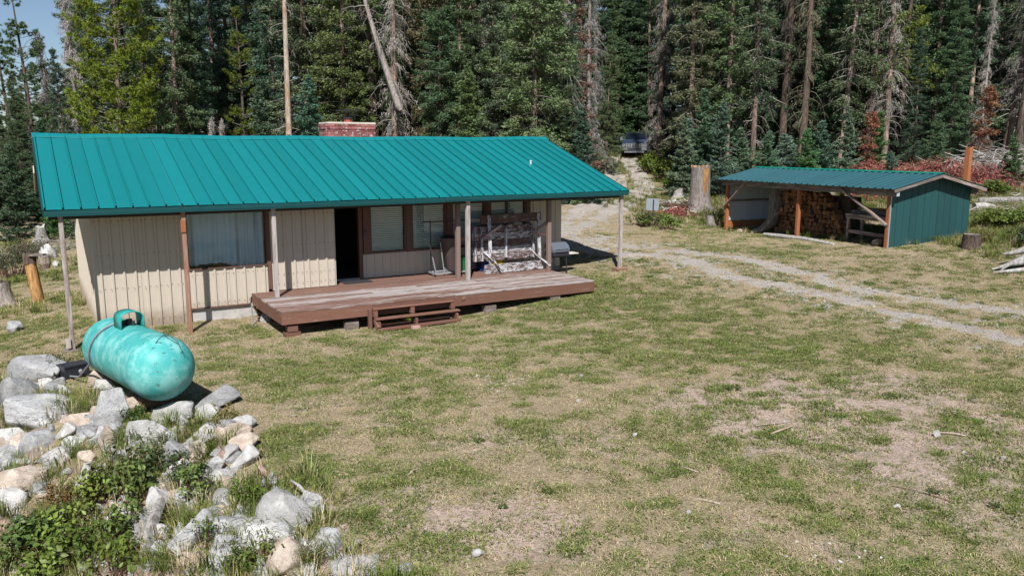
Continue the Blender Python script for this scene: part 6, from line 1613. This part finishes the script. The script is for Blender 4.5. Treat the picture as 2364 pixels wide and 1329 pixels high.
brush("brush_pile", "heap of brick red dead fir boughs behind the wood shed", [bp(2060, 42), bp(2110, 42), bp(2150, 41.5), bp(2195, 41), bp(2020, 43), bp(2090, 41)], 1000, (.24, .085, .062), 1, (.5, 1.3), 10, 1.5)
brush("brush_pile", "smaller heap of red dead boughs right of the orange brown post", [bp(2270, 41, 1.2, .8), bp(2310, 41, 1.1, .7), bp(2235, 41, 1., .7)], 420, (.23, .085, .065), 2, (.5, 1.2), 9, 1.15)
brush("brush_pile", "tangle of bare grey branches at the right forest edge", [bp(2300, 43.5, 1.8, 1.0), bp(2355, 43, 1.6, 1.0), bp(2250, 44, 1.3, 1.0)], 620, (.36, .34, .32), 3, (.8, 2.4), 0, 1.7, rad=.016)
brush("brush_pile", "low grey twigs and slash lying behind the shed ridge", [bp(1990, 43.5, 1.4, .7), bp(1930, 44, 1.5, .8), bp(1850, 45, 1.6, .8)], 420, (.34, .32, .29), 4, (.5, 1.5), 0, .6)
brush("brush_pile", "scattered grey slash on the slope right of the shed", [bp(2300, 36, 1.8, 1.2), bp(2270, 33, 1.0, .8), bp(2350, 33, 1.2, 1.0)], 260, (.36, .33, .30), 5, (.4, 1.3), 0, .22)
brush("brush_pile", "grey slash and twigs in the clearing behind the leaning orange post", [bp(100, 38, 1.6, 1.2), bp(60, 36, 1.5, 1.0), bp(140, 36, 1.2, 1.0)], 420, (.32, .28, .25), 6, (.3, 1.0), 0, .3)
brush("brush_pile", "silver roots and slash left of the tall broken stump", [bp(1590, 39, .8, .6), bp(1560, 42, .7, .6)], 120, (.48, .46, .43), 7, (.3, .8), 0, .3, rad=.02)
brush("brush_pile", "small rusty red dead sprays on the ground by the small sign", [bp(1570, 38, .5, .4)], 60, (.24, .07, .05), 8, (.3, .6), 7, .25)
brush("brush_pile", "bare grey sapling branches standing in the red brush", [bp(2130, 42, .5, .3), bp(2155, 42, .4, .3)], 26, (.42, .40, .38), 9, (1.2, 2.2), 0, 1.6, rad=.015)
# ------------------------------------------------------------------ grass: blades nobody could count
def m_grass(name, a, b, tip):
    n = NT(name); g = n.n("ShaderNodeNewGeometry")
    c = n.mix(n.info(), a, b)
    c = n.vary(c, .65, 1.4, g.outputs['Random Per Island'])
    c = n.mix(n.math('MULTIPLY', n.step(n.info('Random'), .6, 1.0), .5), c, tip)
    n.done(c, .7, .15)
    tr = n.n("ShaderNodeBsdfTranslucent"); n.l(c, tr.inputs[0]); ms = n.n("ShaderNodeMixShader"); ms.inputs[0].default_value = .25
    n.l(n.b.outputs[0], ms.inputs[1]); n.l(tr.outputs[0], ms.inputs[2]); n.l(ms.outputs[0], n.out.inputs[0])
    return n.m
MG_GREEN = m_grass("green_grass_blades", (0.058, 0.10, 0.020), (0.185, 0.215, 0.060), (0.30, 0.26, 0.12))
MG_DRY = m_grass("dry_grass_blades", (0.35, 0.285, 0.175), (0.53, 0.44, 0.28), (0.24, 0.185, 0.12))
MG_TALL = m_grass("tall_grass_blades", (0.085, 0.125, 0.02), (0.155, 0.19, 0.045), (0.28, 0.24, 0.09))
def tuft(seed, n, r, h0, h1, w, lean, mat, name):
    rng = np.random.default_rng(seed); V = []; F = []
    a = rng.uniform(0, 6.28, n); rr = r * np.sqrt(rng.random(n)); b = np.stack([rr * np.cos(a), rr * np.sin(a), np.zeros(n) - .01], 1)
    h = rng.uniform(h0, h1, n); la = a + rng.normal(0, .9, n); ln = np.abs(rng.normal(lean, lean * .4, n))
    d = np.stack([np.cos(la), np.sin(la), np.zeros(n)], 1); s = np.stack([-d[:, 1], d[:, 0], np.zeros(n)], 1) * w
    mid_ = b + d * (h * ln * .35)[:, None] + np.array([0, 0, 1]) * (h * .6)[:, None]; tip = b + d * (h * ln)[:, None] + np.array([0, 0, 1]) * (h * np.maximum(.12, 1 - .45 * ln))[:, None]
    V = np.stack([b - s, b + s, mid_ + s * .8, mid_ - s * .8, tip], 1).reshape(-1, 3); i = np.arange(5 * n).reshape(n, 5)
    F = np.concatenate([i[:, [0, 1, 2]], i[:, [0, 2, 3]], i[:, [3, 2, 4]]])
    me = tri_mesh(name, V, F, mat); return bpy.data.objects.new(name, me)
def scatter(name, label, P, S, A, protos, cat="grass"):
    me = bpy.data.meshes.new(name); me.vertices.add(len(P)); me.vertices.foreach_set('co', np.asarray(P, np.float32).ravel())
    for nm, arr in (("tuft_scale", S), ("tuft_turn", A)):
        at = me.attributes.new(nm, 'FLOAT', 'POINT'); at.data.foreach_set('value', np.asarray(arr, np.float32))
    o = link(bpy.data.objects.new(name, me)); tag(o, label, cat, kind="stuff")
    ng = bpy.data.node_groups.new(name, 'GeometryNodeTree')
    ng.interface.new_socket("Geometry", in_out='INPUT', socket_type='NodeSocketGeometry'); ng.interface.new_socket("Geometry", in_out='OUTPUT', socket_type='NodeSocketGeometry')
    gi = ng.nodes.new("NodeGroupInput"); go = ng.nodes.new("NodeGroupOutput"); ip = ng.nodes.new("GeometryNodeInstanceOnPoints"); jn = ng.nodes.new("GeometryNodeJoinGeometry")
    for p_ in protos:
        oi = ng.nodes.new("GeometryNodeObjectInfo"); oi.inputs['Object'].default_value = p_; oi.inputs['As Instance'].default_value = True; ng.links.new(oi.outputs['Geometry'], jn.inputs[0])
    ip.inputs['Pick Instance'].default_value = True
    ri = ng.nodes.new("FunctionNodeRandomValue"); ri.data_type = 'INT'; ri.inputs[4].default_value = 0; ri.inputs[5].default_value = len(protos) - 1
    def named(nm):
        q_ = ng.nodes.new("GeometryNodeInputNamedAttribute"); q_.data_type = 'FLOAT'; q_.inputs[0].default_value = nm; return q_.outputs[0]
    cx_ = ng.nodes.new("ShaderNodeCombineXYZ"); ng.links.new(named("tuft_turn"), cx_.inputs[2])
    ng.links.new(gi.outputs[0], ip.inputs['Points']); ng.links.new(jn.outputs[0], ip.inputs['Instance']); ng.links.new(ri.outputs[2], ip.inputs['Instance Index'])
    ng.links.new(cx_.outputs[0], ip.inputs['Rotation']); ng.links.new(named("tuft_scale"), ip.inputs['Scale']); ng.links.new(ip.outputs[0], go.inputs[0])
    md = o.modifiers.new("scatter", 'NODES'); md.node_group = ng
    return o
rng = np.random.default_rng(77)
def in_house(x, y): return ((x > .8) & (x < 13.65) & (y > 1.0) & (y < 7.9)) | ((x > 4.1) & (x < 12.45) & (y > -1.62) & (y < 1.8))
def sample(n, x0, x1, y0, y1):
    x = rng.uniform(x0, x1, n); y = rng.uniform(y0, y1, n); ok = ~in_house(x, y)
    v = np.stack([x + .2515, y + 18.64], 1); f2 = np.array([FWD.x, FWD.y]) / math.hypot(FWD.x, FWD.y); r2 = np.array([f2[1], -f2[0]])
    dep = v @ f2; lat = v @ r2; ok &= (dep > 5.5) & (np.abs(lat) < dep * .85 + 1.2)
    return x[ok], y[ok], dep[ok]
PG = []; PD = []; PT = []
for (n, x0, x1, y0, y1, dmin, dmax, gs) in ((520000, -4, 26, -17.5, 12, 0, 20, 1.0), (420000, -8, 42, -14, 32, 20, 46, 1.25), (45000, 24, 52, 8, 44, 46, 78, 1.4)):
    x, y, dep = sample(n, x0, x1, y0, y1); k = (dep >= dmin) & (dep < dmax); x, y, dep = x[k], y[k], dep[k]
    g, gr, di, wi, fo = masks(x, y); bd = bank_d(x, y); z = HT(x, y) - .02
    r = rng.random(len(x))
    keep = (r < np.clip(.09 * (1 - .95 * di) + .66 * gr, 0, .8)) & (bd < .15) & (g < .5) & ((dep < 46) | (rut_d(x, y) > .55))
    PG.append(np.stack([x, y, z, rng.uniform(.55, 1.15, len(x)) * gs * (.62 + .75 * gr ** 2)], 1)[keep])
    r = rng.random(len(x)); keep = (r < np.clip((.16 + .9 * fbm(x, y, 1.9, 3, 55) ** 2) * (1 - 1.2 * g) * (1 - .85 * di) * (1 - .35 * gr), 0, .6)) & (bd < .3)
    PD.append(np.stack([x, y, z, rng.uniform(.5, 1.1, len(x)) * gs], 1)[keep])
    r = rng.random(len(x)); n3 = fbm(x, y, .7, 3, 91)
    keep = ((r < .07) & (bd > .1) & (bd < 6) & (n3 > .40)) | ((r < .22 * wi * (n3 > .38))) | ((r < .02) & (np.abs(bd) < .35) & (n3 > .5)) | ((r < .05) & (x < 3) & (y > 4) & (n3 > .5)) | ((r < .06) & (y > 6) & (dep > 36) & (x > 20) & (n3 > .45) & (rut_d(x, y) > 1.7))
    PT.append(np.stack([x, y, z, rng.uniform(.55, 1.25, len(x))], 1)[keep])
# denser single clumps, on the bare soil too
x, y, dep = sample(5200, -3, 25, -17, 4); k = dep < 27; x, y = x[k], y[k]
nk = rng.integers(8, 34, len(x)); sg_ = np.repeat(rng.uniform(.05, .17, len(x)), nk); hs = np.repeat(rng.uniform(.6, 1.25, len(x)), nk)
x = np.repeat(x, nk) + rng.normal(0, 1, nk.sum()) * sg_ * 1.5; y = np.repeat(y, nk) + rng.normal(0, 1, nk.sum()) * sg_
k = (~in_house(x, y)) & (bank_d(x, y) < .1) & (rut_d(x, y) > .35 + .3 * rng.random(len(x)))
PG.append(np.stack([x, y, HT(x, y) - .02, hs * rng.uniform(.8, 1.2, len(x))], 1)[k])
PG = np.concatenate(PG); PD = np.concatenate(PD); PT = np.concatenate(PT)
print("tufts", len(PG), len(PD), len(PT))
def A(n): return rng.uniform(0, 6.28, n)
tg_ = [tuft(i, 16, .075, .02, .065, .0050, .8, MG_GREEN, "grass_tuft") for i in range(4)]
td_ = [tuft(10 + i, 12, .10, .02, .09, .0042, 1.6, MG_DRY, "dry_tuft") for i in range(4)]
tt_ = [tuft(20 + i, 34, .10, .14, .38, .0042, .75, MG_TALL, "tall_tuft") for i in range(3)] + [tuft(30, 20, .08, .18, .45, .003, .55, MG_DRY, "tall_dry_tuft")]
scatter("green_grass", "short green grass growing in patches over the lawn", PG[:, :3], PG[:, 3], A(len(PG)), tg_)
scatter("dry_grass", "short straw coloured dry grass over the lawn", PD[:, :3], PD[:, 3], A(len(PD)), td_)
x, y, dep = sample(60000, 8, 46, -13, 34); rd = rut_d(x, y); k = rng.random(len(x)) < .55 * np.clip(1.15 - rd / 1.5, 0, 1) * np.clip((fbm(x, y, 2.2, 3, 15) - .40) * 5, .08, 1)
x, y = x[k], y[k]
pb_ = [bpy.data.objects.new("gravel_stone", rock_mesh(101 + i, 2)) for i in range(3)]
for p_ in pb_: p_.data.materials.append(M_ROCKS['w'])
scatter("gravel", "loose gravel stones strewn along the wheel tracks", np.stack([x, y, HT(x, y)], 1), rng.uniform(.012, .05, len(x)) * (1 + .5 * (rng.random(len(x)) > .93)), A(len(x)), pb_, "gravel")
scatter("tall_grass", "longer green and dry grass on the rubble bank and rough verges", PT[:, :3], PT[:, 3], A(len(PT)), tt_)
